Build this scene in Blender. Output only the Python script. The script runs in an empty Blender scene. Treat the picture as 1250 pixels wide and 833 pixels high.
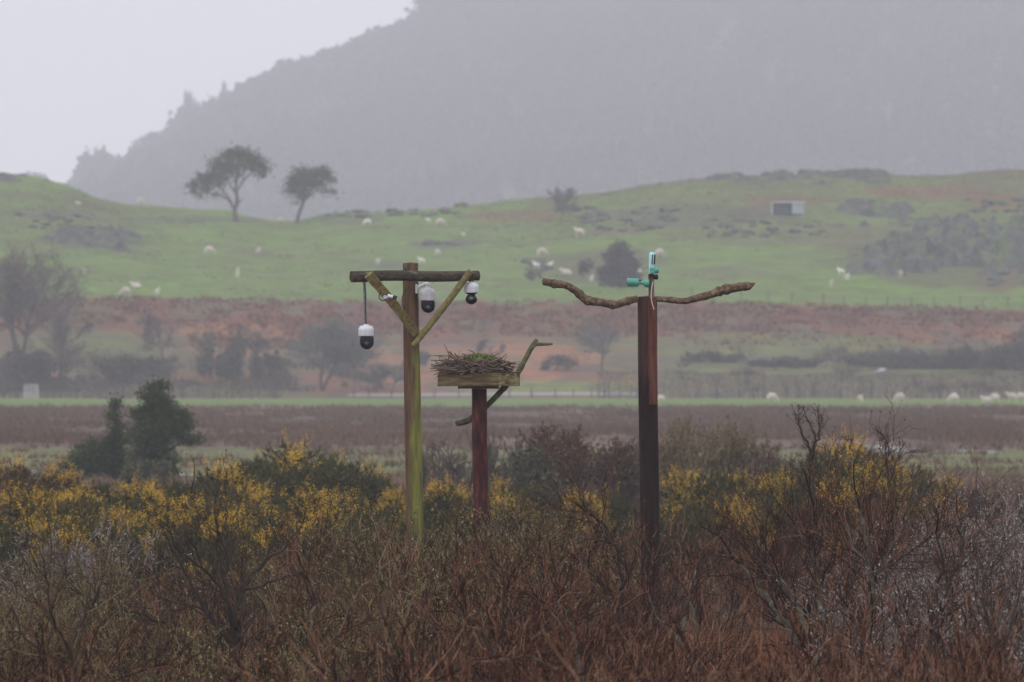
import bpy, math, random
import numpy as np
from mathutils import Vector

# ------------------------------------------------------------------ camera, sky, sun, exposure
S = bpy.context.scene
COL = S.collection
CAMZ = 4.5
FOCAL = 327.27
K = 0.11 / 1250            # tangent per photo pixel
HOR = 433.0                # photo row of the horizon

cam_d = bpy.data.cameras.new("camera")
cam_d.lens = FOCAL
cam_d.sensor_width = 36.0
cam_d.clip_start = 1.0
cam_d.clip_end = 12000.0
cam_d.dof.use_dof = True
cam_d.dof.focus_distance = 113.0
cam_d.dof.aperture_fstop = 6.3
cam = bpy.data.objects.new("camera", cam_d)
cam.location = (0, 0, CAMZ)
cam.rotation_euler = (math.radians(90) + (HOR - 416.5) * K, 0, 0)
COL.objects.link(cam)
S.camera = cam

W = bpy.data.worlds.new("World")
S.world = W
W.use_nodes = True
wn = W.node_tree.nodes
wl = W.node_tree.links
for n in list(wn): wn.remove(n)
SUN_EL, SUN_AZ = math.radians(48), math.radians(205)   # azimuth clockwise from +Y
sky = wn.new("ShaderNodeTexSky"); sky.sky_type = 'NISHITA'; sky.sun_disc = False
sky.sun_elevation = SUN_EL; sky.sun_rotation = SUN_AZ
sky.air_density = 1.0; sky.dust_density = 4.0; sky.ozone_density = 1.0
hsv = wn.new("ShaderNodeHueSaturation"); hsv.inputs['Saturation'].default_value = 0.12
ovc = wn.new("ShaderNodeMixRGB"); ovc.blend_type = 'MIX'; ovc.inputs[0].default_value = 0.75
ovc.inputs[2].default_value = (10.5, 10.4, 11.15, 1)      # even overcast cloud over the clear sky
bg = wn.new("ShaderNodeBackground"); bg.inputs['Strength'].default_value = 0.149
wo = wn.new("ShaderNodeOutputWorld")
wl.new(sky.outputs[0], hsv.inputs['Color']); wl.new(hsv.outputs[0], ovc.inputs[1])
wl.new(ovc.outputs[0], bg.inputs['Color']); wl.new(bg.outputs[0], wo.inputs['Surface'])

sun_d = bpy.data.lights.new("sun", 'SUN'); sun_d.energy = 0.5; sun_d.angle = math.radians(25)
sun_d.color = (1.0, 0.96, 0.9)
sun = bpy.data.objects.new("sun", sun_d)
sd = Vector((math.sin(SUN_AZ) * math.cos(SUN_EL), math.cos(SUN_AZ) * math.cos(SUN_EL), math.sin(SUN_EL)))
sun.rotation_euler = sd.to_track_quat('Z', 'Y').to_euler()
COL.objects.link(sun)

S.view_settings.view_transform = 'Standard'
S.view_settings.look = 'None'
S.view_settings.exposure = 0.0
S.view_settings.gamma = 1.0
S.view_settings.use_curve_mapping = False
S.render.engine = 'CYCLES'
S.cycles.max_bounces = 5
S.cycles.diffuse_bounces = 3
S.cycles.volume_bounces = 0
S.cycles.transparent_max_bounces = 8

HAZE_DENSITY = 0.00026

# ------------------------------------------------------------------ helpers
def P(px, py, Y):
    """world point at distance Y that the photo shows at px,py"""
    return np.array([(px - 625) * K * Y, Y, CAMZ + (HOR - py) * K * Y])

def norm(v):
    return v / (np.linalg.norm(v) + 1e-9)

class MB:
    def __init__(s):
        s.v = []; s.f = []; s.n = 0; s.sm = []
    def add(s, verts, faces, smooth=True):
        verts = np.asarray(verts, float).reshape(-1, 3)
        faces = np.asarray(faces, int)
        s.v.append(verts); s.f.append(faces + s.n); s.n += len(verts); s.sm.append(np.full(len(faces), smooth))
    def verts(s):
        return np.concatenate(s.v)
    def build(s, name, m, parent=None, origin=(0, 0, 0)):
        me = bpy.data.meshes.new(name)
        V = s.verts() - np.asarray(origin, float)
        me.vertices.add(len(V)); me.vertices.foreach_set('co', V.ravel())
        idx = np.concatenate([f.ravel() for f in s.f])
        tot = np.concatenate([np.full(len(f), f.shape[1]) for f in s.f])
        start = np.concatenate([[0], np.cumsum(tot)[:-1]])
        me.loops.add(len(idx)); me.loops.foreach_set('vertex_index', idx.astype(np.int32))
        me.polygons.add(len(tot)); me.polygons.foreach_set('loop_start', start.astype(np.int32))
        me.polygons.foreach_set('use_smooth', np.concatenate(s.sm))
        me.update(calc_edges=True)
        me.materials.append(m)
        o = bpy.data.objects.new(name, me)
        COL.objects.link(o)
        if parent is not None: o.parent = parent
        else: o.location = tuple(origin)
        return o

def tubes(mb, polys, n=3, smooth=True):
    """polys: list of (pts(K,3), radii(K)); grouped by K and swept at once"""
    groups = {}
    for p, r in polys: groups.setdefault(len(p), []).append((p, r))
    ang = np.arange(n) * 2 * math.pi / n
    for Kp, lst in groups.items():
        Pp = np.array([a for a, _ in lst]); R = np.array([b for _, b in lst])
        T = np.gradient(Pp, axis=1); T /= np.linalg.norm(T, axis=2, keepdims=True) + 1e-9
        mt = T.mean(axis=1)
        ref = np.zeros_like(mt); ax = np.argmin(np.abs(mt), axis=1); ref[np.arange(len(ax)), ax] = 1
        U = np.cross(T, ref[:, None, :]); U /= np.linalg.norm(U, axis=2, keepdims=True) + 1e-9
        Vv = np.cross(T, U)
        ring = Pp[:, :, None, :] + R[:, :, None, None] * (np.cos(ang)[None, None, :, None] * U[:, :, None, :] + np.sin(ang)[None, None, :, None] * Vv[:, :, None, :])
        M = len(lst)
        i = np.arange(M)[:, None, None] * Kp * n + np.arange(Kp - 1)[None, :, None] * n + np.arange(n)[None, None, :]
        j = np.arange(M)[:, None, None] * Kp * n + np.arange(Kp - 1)[None, :, None] * n + ((np.arange(n) + 1) % n)[None, None, :]
        F = np.stack([i, j, j + n, i + n], axis=-1).reshape(-1, 4)
        mb.add(ring.reshape(-1, 3), F, smooth)

def leaves(mb, C, size, rng, aspect=0.6, D=None, spread=1.0):
    """little rhombic faces at C; D optional direction they point along"""
    M = len(C)
    a = rng.normal(size=(M, 3))
    if D is not None: a = D + a * spread * 0.5
    a /= np.linalg.norm(a, axis=1, keepdims=True)
    b = np.cross(a, rng.normal(size=(M, 3))); b /= np.linalg.norm(b, axis=1, keepdims=True)
    s = (size * rng.uniform(0.6, 1.3, M))[:, None]
    V = np.stack([C - a * s * .5, C + b * s * .5 * aspect, C + a * s * .5, C - b * s * .5 * aspect], axis=1)
    mb.add(V.reshape(-1, 3), np.arange(M * 4).reshape(-1, 4), False)

def box(mb, c, sx, sy, sz, rz=0.0, rx=0.0, ry=0.0, bev=0.0):
    """box with small chamfered edges, centre c"""
    import itertools
    from mathutils import Matrix
    h = np.array([sx, sy, sz]) / 2
    bev = min(bev, min(h) * .5)
    V = []; F = []
    if bev <= 0:
        V = [h * np.array(t) for t in itertools.product((-1, 1), repeat=3)]
        F = [(0, 1, 3, 2), (4, 6, 7, 5), (0, 4, 5, 1), (2, 3, 7, 6), (0, 2, 6, 4), (1, 5, 7, 3)]
        tris = []
    else:
        V = []
        idx = {}
        for t in itertools.product((-1, 1), repeat=3):
            for a in range(3):
                v = h * np.array(t) - bev * np.array(t)
                v[a] = h[a] * t[a]
                idx[(t, a)] = len(V); V.append(v)
        F = []; tris = []
        for a in range(3):
            b, c2 = [q for q in range(3) if q != a]
            for sgn in (-1, 1):
                q = []
                for (x, y) in ((-1, -1), (1, -1), (1, 1), (-1, 1)):
                    t = [0, 0, 0]; t[a] = sgn; t[b] = x; t[c2] = y
                    q.append(idx[(tuple(t), a)])
                F.append(q)
            for x in (-1, 1):
                for y in (-1, 1):
                    t0 = [0, 0, 0]; t0[a] = -1; t0[b] = x; t0[c2] = y
                    t1 = list(t0); t1[a] = 1
                    t0 = tuple(t0); t1 = tuple(t1)
                    F.append([idx[(t0, b)], idx[(t1, b)], idx[(t1, c2)], idx[(t0, c2)]])
        for t in itertools.product((-1, 1), repeat=3):
            tris.append([idx[(t, 0)], idx[(t, 1)], idx[(t, 2)]])
    R = np.array(Matrix.Rotation(rz, 3, 'Z') @ Matrix.Rotation(ry, 3, 'Y') @ Matrix.Rotation(rx, 3, 'X'))
    V = np.array(V) @ R.T + np.asarray(c, float)
    base = mb.n
    mb.add(V, F, False)
    if tris:
        mb.f.append(np.array(tris) + base); mb.sm.append(np.full(len(tris), False))

def catmull(pts, per=6):
    pts = [np.asarray(p, float) for p in pts]
    q = [2 * pts[0] - pts[1]] + pts + [2 * pts[-1] - pts[-2]]
    out = []
    for i in range(1, len(q) - 2):
        for k in range(per):
            t = k / per
            out.append(.5 * ((2 * q[i]) + (-q[i - 1] + q[i + 1]) * t + (2 * q[i - 1] - 5 * q[i] + 4 * q[i + 1] - q[i + 2]) * t * t + (-q[i - 1] + 3 * q[i] - 3 * q[i + 1] + q[i + 2]) * t ** 3))
    out.append(pts[-1])
    return np.array(out)

def log(mb, pts, radii, n=16, rough=0.06, per=6, seed=1, smooth=True, knots=0):
    """solid branch or post: swept, uneven, capped both ends"""
    rng = np.random.default_rng(seed)
    C = catmull(pts, per)
    R = np.interp(np.linspace(0, 1, len(C)), np.linspace(0, 1, len(radii)), radii)
    for _ in range(knots):
        c = rng.uniform(.1, .9); R = R * (1 + rng.uniform(.12, .3) * np.exp(-((np.linspace(0, 1, len(C)) - c) / .018) ** 2))
    T = np.gradient(C, axis=0); T /= np.linalg.norm(T, axis=1, keepdims=True)
    ref = np.zeros(3); ref[np.argmin(np.abs(T.mean(axis=0)))] = 1
    U = np.cross(T, ref); U /= np.linalg.norm(U, axis=1, keepdims=True); Vv = np.cross(T, U)
    a = np.arange(n) * 2 * math.pi / n
    g = rng.normal(size=n) * rough                           # grooves that run along
    g2 = rng.normal(size=(len(C), n)) * rough * .4
    for _ in range(1): g2 = (g2 + np.roll(g2, 1, 0) + np.roll(g2, -1, 0)) / 2
    rr = R[:, None] * (1 + g[None] + g2)
    ring = C[:, None] + rr[:, :, None] * (np.cos(a)[None, :, None] * U[:, None] + np.sin(a)[None, :, None] * Vv[:, None])
    N = len(C)
    F = [(i * n + j, i * n + (j + 1) % n, (i + 1) * n + (j + 1) % n, (i + 1) * n + j) for i in range(N - 1) for j in range(n)]
    b = mb.n
    mb.add(ring.reshape(-1, 3), F, smooth)
    for e, i in ((0, 0), (1, N - 1)):
        c = C[i] + T[i] * R[i] * (.12 if e else -.12)
        base = mb.n
        mb.add(np.vstack([ring[i], c[None]]), [(j, (j + 1) % n, n) if e else ((j + 1) % n, j, n) for j in range(n)], False)

def lathe(mb, c, prof, n=24, axis='Z', smooth=True):
    a = np.arange(n) * 2 * math.pi / n
    V = []
    for r, h in prof:
        x, y = r * np.cos(a), r * np.sin(a)
        z = np.full(n, h)
        V.append(np.stack([x, y, z], 1) if axis == 'Z' else np.stack([z, x, y], 1))
    V = np.concatenate(V) + np.asarray(c, float)
    F = [(i * n + j, i * n + (j + 1) % n, (i + 1) * n + (j + 1) % n, (i + 1) * n + j) for i in range(len(prof) - 1) for j in range(n)]
    mb.add(V, F, smooth)

# ---- value noise in numpy
def _h(ix, iy, seed):
    n = (ix * 374761393 + iy * 668265263 + seed * 974634777) & 0xffffffff
    n = ((n ^ (n >> 13)) * 1274126177) & 0xffffffff
    return ((n ^ (n >> 16)) & 0xffff) / 65535.0
def vnoise(x, y, seed=0):
    x = np.asarray(x, float); y = np.asarray(y, float)
    ix = np.floor(x).astype(np.int64); iy = np.floor(y).astype(np.int64)
    fx = x - ix; fy = y - iy; fx = fx * fx * (3 - 2 * fx); fy = fy * fy * (3 - 2 * fy)
    a = _h(ix, iy, seed); b = _h(ix + 1, iy, seed); c = _h(ix, iy + 1, seed); d = _h(ix + 1, iy + 1, seed)
    return (a * (1 - fx) + b * fx) * (1 - fy) + (c * (1 - fx) + d * fx) * fy
def fbm(x, y, seed=0, o=4):
    s = 0; a = .5
    for i in range(o):
        s = s + a * vnoise(x * 2 ** i, y * 2 ** i, seed + i * 7); a *= .5
    return s / (1 - .5 ** o)

# ---- materials
GAIN = {'red_brown_twigs': (.40, .285, .23), 'olive_twigs': (.42, .35, .26), 'grey_twigs': (.46, .39, .36), 'hill_rock': (.52, .52, .54), 'dark_evergreen_leaves': (.95, 1.02, .75), 'lichened_bark': (1.0, 1.0, .95), 'wet_dark_bark': (.8, .75, .7),
        'red_buds': (.75, .65, .55), 'pale_green_buds': (.78, .70, .58), 'silver_catkins': (.72, .70, .68), 'cream_fleece': (.85, .84, .82), 'dead_bracken': (.82, .60, .40), 'orange_bracken': (.85, .72, .62), 'withered_rushes': (.7, .66, .56),
        'dead_marsh_grass': (.6, .55, .5), 'gorse_spines': (1.1, .95, .72), 'old_gorse_spines': (.9, .8, .65), 'tarred_post': (.4, .36, .37), 'red_brown_plank': (.58, .56, .56), 'red_stained_post': (.44, .38, .38),
        'dark_beam_wood': (.8, .78, .75), 'weathered_branch': (.8, .76, .72), 'mossy_branch': (.8, .78, .7), 'far_foliage': (.8, .8, .8), 'rusty_dead_leaves': (.8, .75, .7), 'pale_tan_twigs': (.75, .7, .6), 'hedge_twigs': (.58, .55, .5),
        'platform_board': (.9, .85, .8), 'camera_post_wood': (.8, .75, .7)}
def mat(name, ramp, scale=(1, 1, 1), nscale=5.0, detail=6, rough=.85, island=0.0, objrand=0.0, bump=0.0, bscale=None,
        tint=None, metallic=0.0, spec=0.06, coords='Object', mask=None, trans=0.0):
    """noise -> colour ramp; island / objrand shift brightness per leaf / per object; mask=(ramp colour, node builder)"""
    gn = GAIN.get(name, (1, 1, 1)); ramp = [(p, tuple(x * g for x, g in zip(c, gn))) for p, c in ramp]
    m = bpy.data.materials.new(name); m.use_nodes = True
    nt = m.node_tree; N = nt.nodes; L = nt.links
    bs = N['Principled BSDF']
    bs.inputs['Roughness'].default_value = rough
    bs.inputs['Metallic'].default_value = metallic
    bs.inputs['Specular IOR Level'].default_value = spec
    tc = N.new('ShaderNodeTexCoord'); mp = N.new('ShaderNodeMapping'); mp.inputs['Scale'].default_value = scale
    L.new(tc.outputs[coords], mp.inputs[0])
    no = N.new('ShaderNodeTexNoise'); no.inputs['Scale'].default_value = nscale; no.inputs['Detail'].default_value = detail
    no.inputs['Roughness'].default_value = .62
    L.new(mp.outputs[0], no.inputs['Vector'])
    fac = no.outputs['Fac']
    if island or objrand:
        add = fac
        if island:
            g = N.new('ShaderNodeNewGeometry')
            ma = N.new('ShaderNodeMath'); ma.operation = 'MULTIPLY_ADD'; ma.inputs[1].default_value = island; ma.inputs[2].default_value = 0
            L.new(g.outputs['Random Per Island'], ma.inputs[0])
            sb = N.new('ShaderNodeMath'); sb.operation = 'ADD'; L.new(add, sb.inputs[0]); L.new(ma.outputs[0], sb.inputs[1])
            s2 = N.new('ShaderNodeMath'); s2.operation = 'SUBTRACT'; s2.inputs[1].default_value = island / 2; L.new(sb.outputs[0], s2.inputs[0])
            add = s2.outputs[0]
        if objrand:
            oi = N.new('ShaderNodeObjectInfo')
            ma = N.new('ShaderNodeMath'); ma.operation = 'MULTIPLY_ADD'; ma.inputs[1].default_value = objrand; ma.inputs[2].default_value = -objrand / 2
            L.new(oi.outputs['Random'], ma.inputs[0])
            sb = N.new('ShaderNodeMath'); sb.operation = 'ADD'; L.new(add, sb.inputs[0]); L.new(ma.outputs[0], sb.inputs[1]); add = sb.outputs[0]
        fac = add
    cr = N.new('ShaderNodeValToRGB')
    el = cr.color_ramp.elements
    while len(el) < len(ramp): el.new(.5)
    for e, (p, c) in zip(el, ramp):
        e.position = p; e.color = (c[0], c[1], c[2], 1)
    L.new(fac, cr.inputs[0])
    out = cr.outputs[0]
    if mask:
        mcol, builder = mask
        f = builder(nt, tc)
        mx = N.new('ShaderNodeMixRGB'); L.new(f, mx.inputs[0]); L.new(out, mx.inputs[1])
        if isinstance(mcol[0], (tuple, list)):
            n2 = N.new('ShaderNodeTexNoise'); n2.inputs['Scale'].default_value = 14; n2.inputs['Detail'].default_value = 5
            L.new(mp.outputs[0], n2.inputs['Vector'])
            c2 = N.new('ShaderNodeValToRGB'); c2.color_ramp.elements[0].position = .35; c2.color_ramp.elements[1].position = .65
            c2.color_ramp.elements[0].color = (*mcol[0], 1); c2.color_ramp.elements[1].color = (*mcol[1], 1)
            L.new(n2.outputs['Fac'], c2.inputs[0]); L.new(c2.outputs[0], mx.inputs[2])
        else:
            mx.inputs[2].default_value = (*mcol, 1)
        out = mx.outputs[0]
    L.new(out, bs.inputs['Base Color'])
    if bump:
        bp = N.new('ShaderNodeBump'); bp.inputs['Strength'].default_value = min(1, bump); bp.inputs['Distance'].default_value = .02
        nb = no
        if bscale:
            nb = N.new('ShaderNodeTexNoise'); nb.inputs['Scale'].default_value = bscale; nb.inputs['Detail'].default_value = 5
            L.new(mp.outputs[0], nb.inputs['Vector'])
        L.new(nb.outputs['Fac'], bp.inputs['Height']); L.new(bp.outputs[0], bs.inputs['Normal'])
    return m

def axis_mask(axis, lo, hi, warp=.5, nsc=3.0, stretch=(1, 1, 1), flip=False):
    """0..1 along an object axis between lo and hi, its edge broken by noise"""
    def b(nt, tc):
        N = nt.nodes; L = nt.links
        sp = N.new('ShaderNodeSeparateXYZ'); L.new(tc.outputs['Object'], sp.inputs[0])
        mp = N.new('ShaderNodeMapping'); mp.inputs['Scale'].default_value = stretch; L.new(tc.outputs['Object'], mp.inputs[0])
        no = N.new('ShaderNodeTexNoise'); no.inputs['Scale'].default_value = nsc; no.inputs['Detail'].default_value = 6
        L.new(mp.outputs[0], no.inputs['Vector'])
        mr = N.new('ShaderNodeMapRange'); mr.inputs[1].default_value = lo; mr.inputs[2].default_value = hi
        if flip: mr.inputs[3].default_value = 1; mr.inputs[4].default_value = 0
        L.new(sp.outputs['XYZ'.index(axis)], mr.inputs[0])
        ad = N.new('ShaderNodeMath'); ad.operation = 'ADD'
        sc = N.new('ShaderNodeMath'); sc.operation = 'MULTIPLY_ADD'; sc.inputs[1].default_value = 2 * warp; sc.inputs[2].default_value = -warp
        L.new(no.outputs['Fac'], sc.inputs[0]); L.new(sc.outputs[0], ad.inputs[0]); L.new(mr.outputs[0], ad.inputs[1])
        m2 = N.new('ShaderNodeMapRange'); m2.inputs[1].default_value = .35; m2.inputs[2].default_value = .65; L.new(ad.outputs[0], m2.inputs[0])
        return m2.outputs[0]
    return b

def noise_mask(lo, hi, nsc=4.0, stretch=(1, 1, 1)):
    def b(nt, tc):
        N = nt.nodes; L = nt.links
        mp = N.new('ShaderNodeMapping'); mp.inputs['Scale'].default_value = stretch; L.new(tc.outputs['Object'], mp.inputs[0])
        no = N.new('ShaderNodeTexNoise'); no.inputs['Scale'].default_value = nsc; no.inputs['Detail'].default_value = 5
        L.new(mp.outputs[0], no.inputs['Vector'])
        m2 = N.new('ShaderNodeMapRange'); m2.inputs[1].default_value = lo; m2.inputs[2].default_value = hi; L.new(no.outputs['Fac'], m2.inputs[0])
        return m2.outputs[0]
    return b

# ---- scene bookkeeping
def tag(o, label=None, cat=None, group=None, kind=None):
    if label: o['label'] = label
    if cat: o['category'] = cat
    if group: o['group'] = group
    if kind: o['kind'] = kind
    return o
def empty(name, loc, rz=0.0):
    o = bpy.data.objects.new(name, None); COL.objects.link(o)
    o.location = tuple(loc); o.rotation_euler = (0, 0, rz); o.empty_display_size = .3
    return o
KIDS = {}
def kid(root, o):
    KIDS.setdefault(root.name, []).append(o); return o
def dup(root, loc, rz, sc, label, group=None, cat=None):
    r = root.copy(); COL.objects.link(r)
    r.location = tuple(loc); r.rotation_euler = (0, 0, rz); r.scale = sc
    r['label'] = label
    if group: r['group'] = group
    if cat: r['category'] = cat
    for ch in KIDS.get(root.name, []):
        c = ch.copy(); COL.objects.link(c); c.parent = r
    return r
class Proto:
    """first use moves the prototype itself, later uses copy it"""
    def __init__(s, root): s.root = root; s.used = False
    def place(s, loc, rz, sc, label, group=None, cat=None):
        if np.isscalar(sc): sc = (sc, sc, sc)
        if not s.used:
            s.used = True
            r = s.root; r.location = tuple(loc); r.rotation_euler = (0, 0, rz); r.scale = sc; r['label'] = label
            if group: r['group'] = group
            if cat: r['category'] = cat
            return r
        return dup(s.root, loc, rz, sc, label, group, cat)
ORD = ['first', 'second', 'third', 'fourth', 'fifth', 'sixth', 'seventh', 'eighth', 'ninth', 'tenth', 'eleventh', 'twelfth', 'thirteenth', 'fourteenth', 'fifteenth']

# ------------------------------------------------------------------ terrain
RU = [-400, -200, 0, 40, 80, 120, 170, 240, 275, 300, 335, 365, 400, 450, 560, 640, 700, 760, 850, 900, 1080, 1130, 1250, 1450, 1700]
RY = [200, 203, 211, 213, 222, 238, 251, 256, 256, 264, 271, 272, 262, 258, 251, 247, 238, 230, 218, 214, 213, 216, 210, 203, 200]
BU = [-400, 0, 100, 300, 600, 900, 1250, 1700]
BY = [380, 372, 361, 365, 367, 367, 377, 380]
def ridge_y0(u): return 1250.0
def hill_py(u, Y):
    r = np.interp(u, RU, RY); b = np.interp(u, BU, BY)
    s1 = np.clip((Y - 955) / 90.0, 0, 1)
    s2 = np.clip((Y - 1045) / 205.0, 0, 1)
    return 486.5 + (b - 486.5) * s1 + (r - b) * (s2 ** .92)
def terrain_z(X, Y, detail=True):
    X = np.asarray(X, float); Y = np.asarray(Y, float)
    Yc = np.clip(Y, 955, 1250)
    u = 625 + X / (Yc * K)
    z = CAMZ + (HOR - hill_py(u, Yc)) * Yc * K
    z = np.maximum(z, 0)
    z = np.where(Y > 1250, z - (Y - 1250) * .12 - np.maximum(0, Y - 1250) ** 2 * .0002, z)
    z = np.where(Y < 955, 0, z)
    z = np.maximum(z, 0)
    if detail:
        a = np.clip((Y - 980) / 60, 0, 1) * np.clip((1500 - Y) / 200, 0, 1)
        z = z + a * ((fbm(X / 14, Y / 14, 3) - .5) * 1.5 + (fbm(X / 3.5, Y / 5, 9, 3) - .5) * .5)
        a2 = np.clip((965 - Y) / 20, 0, 1)
        z = z + a2 * (fbm(X / 6, Y / 9, 5) - .5) * .12 * np.clip((Y - 20) / 100, 0, 1)
    return z
def on_hill(px, py, y0=962, y1=1262):
    """world ground point whose picture lies at px,py"""
    Ys = np.linspace(y0, y1, 1200)
    X = (px - 625) * K * Ys
    pyt = HOR - (terrain_z(X, Ys) - CAMZ) / (Ys * K)
    i = np.where(pyt <= py)[0]
    i = i[0] if len(i) else int(np.argmin(pyt))
    return np.array([X[i], Ys[i], float(terrain_z(X[i], Ys[i]))])
def on_flat(px, Y):
    X = (px - 625) * K * Y
    return np.array([X, Y, float(terrain_z(X, Y))])

GRASS = np.array([.096, .153, .026]); GRASS2 = np.array([.090, .110, .028]); OLIVE = np.array([.088, .080, .040])
BRACK = np.array([.108, .040, .022]); ORANGE = np.array([.205, .088, .042]); DARK = np.array([.042, .038, .034])
RUSH = np.array([.092, .056, .042]); SOIL = np.array([.075, .034, .022])
def blobm(u, v, cu, cv, ru, rv, nz):
    d = ((u - cu) / ru) ** 2 + ((v - cv) / rv) ** 2
    return np.clip((1.15 - d + (nz - .5) * 1.6) * 2.2, 0, 1)
def ground_colour(X, Y, Z):
    u = 625 + X / (Y * K); v = HOR - (Z - CAMZ) / (Y * K)
    n1 = fbm(X / 5, Y / 7, 21); n2 = fbm(X / 1.6, Y / 2.5, 33, 3); n3 = fbm(X / 16, Y / 22, 51)
    def mix(c, d, m): return c * (1 - m[:, None]) + d * m[:, None]
    c = np.tile(GRASS, (len(X), 1))
    c = mix(c, GRASS2, np.clip((n1 - .42) * 4, 0, 1) * .6)
    c = mix(c, GRASS * .72, np.clip((fbm(X / 2.5, Y / 9, 95) - .52) * 6, 0, 1) * .4)
    # rough grazing on the upper hill
    rough = np.clip((n3 * .6 + n1 * .4 - .5) * 6, 0, 1)
    upper_right = np.clip((u - 560) / 120, 0, 1) * np.clip((292 + (u > 1000) * 20 - v) / 8, 0, 1)
    left_rough = np.clip((215 - u) / 80, 0, 1) * np.clip((v - 232) / 8, 0, 1) * np.clip((318 - v) / 18, 0, 1)
    c = mix(c, OLIVE * 1.05, np.clip((fbm(X / 9, Y / 9, 66) - .55) * 6, 0, 1) * .35)
    c = mix(c, OLIVE, upper_right * (.35 + .6 * rough)); c = mix(c, OLIVE * .9, left_rough * (.3 + .6 * rough))
    for (a, b, ra, rb, col, k) in ((1130, 222 + 12, 90, 9, BRACK * 1.3, .6), (1220, 246, 50, 9, BRACK * 1.2, .6), (960, 246, 60, 6, BRACK, .5), (1225, 340, 40, 14, BRACK, .7),
                                  (620, 265, 60, 8, BRACK * 1.2, .5), (850, 265, 120, 14, DARK * 1.4, .5), (730, 325, 90, 22, OLIVE * .8, .7), (540, 298, 45, 6, DARK * 1.3, .7),
                                  (110, 290, 60, 14, DARK * 1.4, .6), (60, 262, 60, 8, DARK * 1.6, .4), (300, 308, 35, 5, OLIVE, .5), (240, 268, 120, 3, DARK * 1.6, .6),
                                  (430, 268, 45, 7, DARK * 1.4, .5), (1150, 320, 130, 34, OLIVE * .8, .7), (1000, 290, 200, 10, OLIVE, .6), (880, 335, 60, 8, OLIVE, .4), (475, 325, 40, 4, DARK * 1.4, .5)):
        c = mix(c, col, blobm(u, v, a, b, ra, rb, n1) * k)
    # the bracken bank below the pasture
    b = np.interp(u, BU, BY)
    bank = np.clip((v - b - 1 + (n2 - .5) * 9) / 3, 0, 1)
    bc = np.tile(BRACK, (len(X), 1))
    bc = mix(bc, BRACK * 1.35, np.clip((n2 - .5) * 4, 0, 1))
    low = np.clip((v - b - 45 + (n1 - .5) * 60) / 14, 0, 1)
    bc = mix(bc, OLIVE * 1.1, low * .8)
    for (a, q, ra, rb, col, k) in ((620, 450, 200, 34, ORANGE, .95), (480, 470, 110, 16, ORANGE, .9), (285, 415, 65, 24, ORANGE, .85), (1180, 402, 90, 18, ORANGE, .7), (60, 455, 20, 20, ORANGE, .7),
                                  (320, 462, 150, 9, ORANGE * .7, .7), (980, 425, 160, 24, GRASS2 * 1.1, .8), (1020, 452, 220, 8, GRASS2, .7), (110, 425, 90, 26, GRASS2, .75), (660, 472, 120, 7, GRASS, .8), (800, 440, 80, 30, GRASS2, .5),
                                  (960, 440, 180, 7, DARK * 1.3, .5), (1180, 437, 100, 14, DARK * 1.3, .7), (700, 395, 160, 14, BRACK * .8, .5), (1050, 395, 200, 16, BRACK, .8)):
        bc = mix(bc, col, blobm(u, v, a, q, ra, rb, n2 * .5 + n1 * .5) * k)
    bc = mix(bc, OLIVE, np.clip((fbm(X / 4, Y / 9, 131, 3) - .50) * 8, 0, 1) * .7); bc = mix(bc, DARK * 1.3, np.clip((fbm(X / 3, Y / 7, 141, 3) - .58) * 8, 0, 1) * .5)
    on_bank = bank * (Y > 950)
    c = mix(c, bc, on_bank)
    # the marsh, nearer the camera
    e = (n1 - .5) * 50
    marsh = np.clip((790 - Y + e * 3.2 + (n2 - .5) * 60) / 30, 0, 1)
    rc = mix(np.tile(RUSH, (len(X), 1)), RUSH * np.array([1.5, 1.1, .9]), np.clip((n2 - .5) * 4, 0, 1))
    rc = mix(rc, OLIVE, np.clip((n3 - .5) * 5, 0, 1) * .45)
    rc = mix(rc, RUSH * .62, np.clip((fbm(X / 9, Y / 40, 91) - .52) * 7, 0, 1) * .8)
    c = mix(c, rc, marsh)
    strip = np.clip((455 - Y + e * 2 + (n2 - .5) * 40) / 18, 0, 1) * np.clip((Y - 335 + e) / 14, 0, 1)
    c = mix(c, mix(np.tile(GRASS2 * 1.05, (len(X), 1)), OLIVE, .3 + .5 * np.clip((n1 - .42) * 4, 0, 1)), strip)
    near = np.clip((340 - Y + e * .5) / 14, 0, 1)
    nc = mix(np.tile(SOIL, (len(X), 1)), SOIL * np.array([1.9, 1.6, 1.4]), np.clip((n2 - .45) * 4, 0, 1))
    nc = mix(nc, OLIVE * .8, np.clip((n3 - .55) * 4, 0, 1) * .5)
    c = mix(c, nc, near)
    return c

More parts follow.
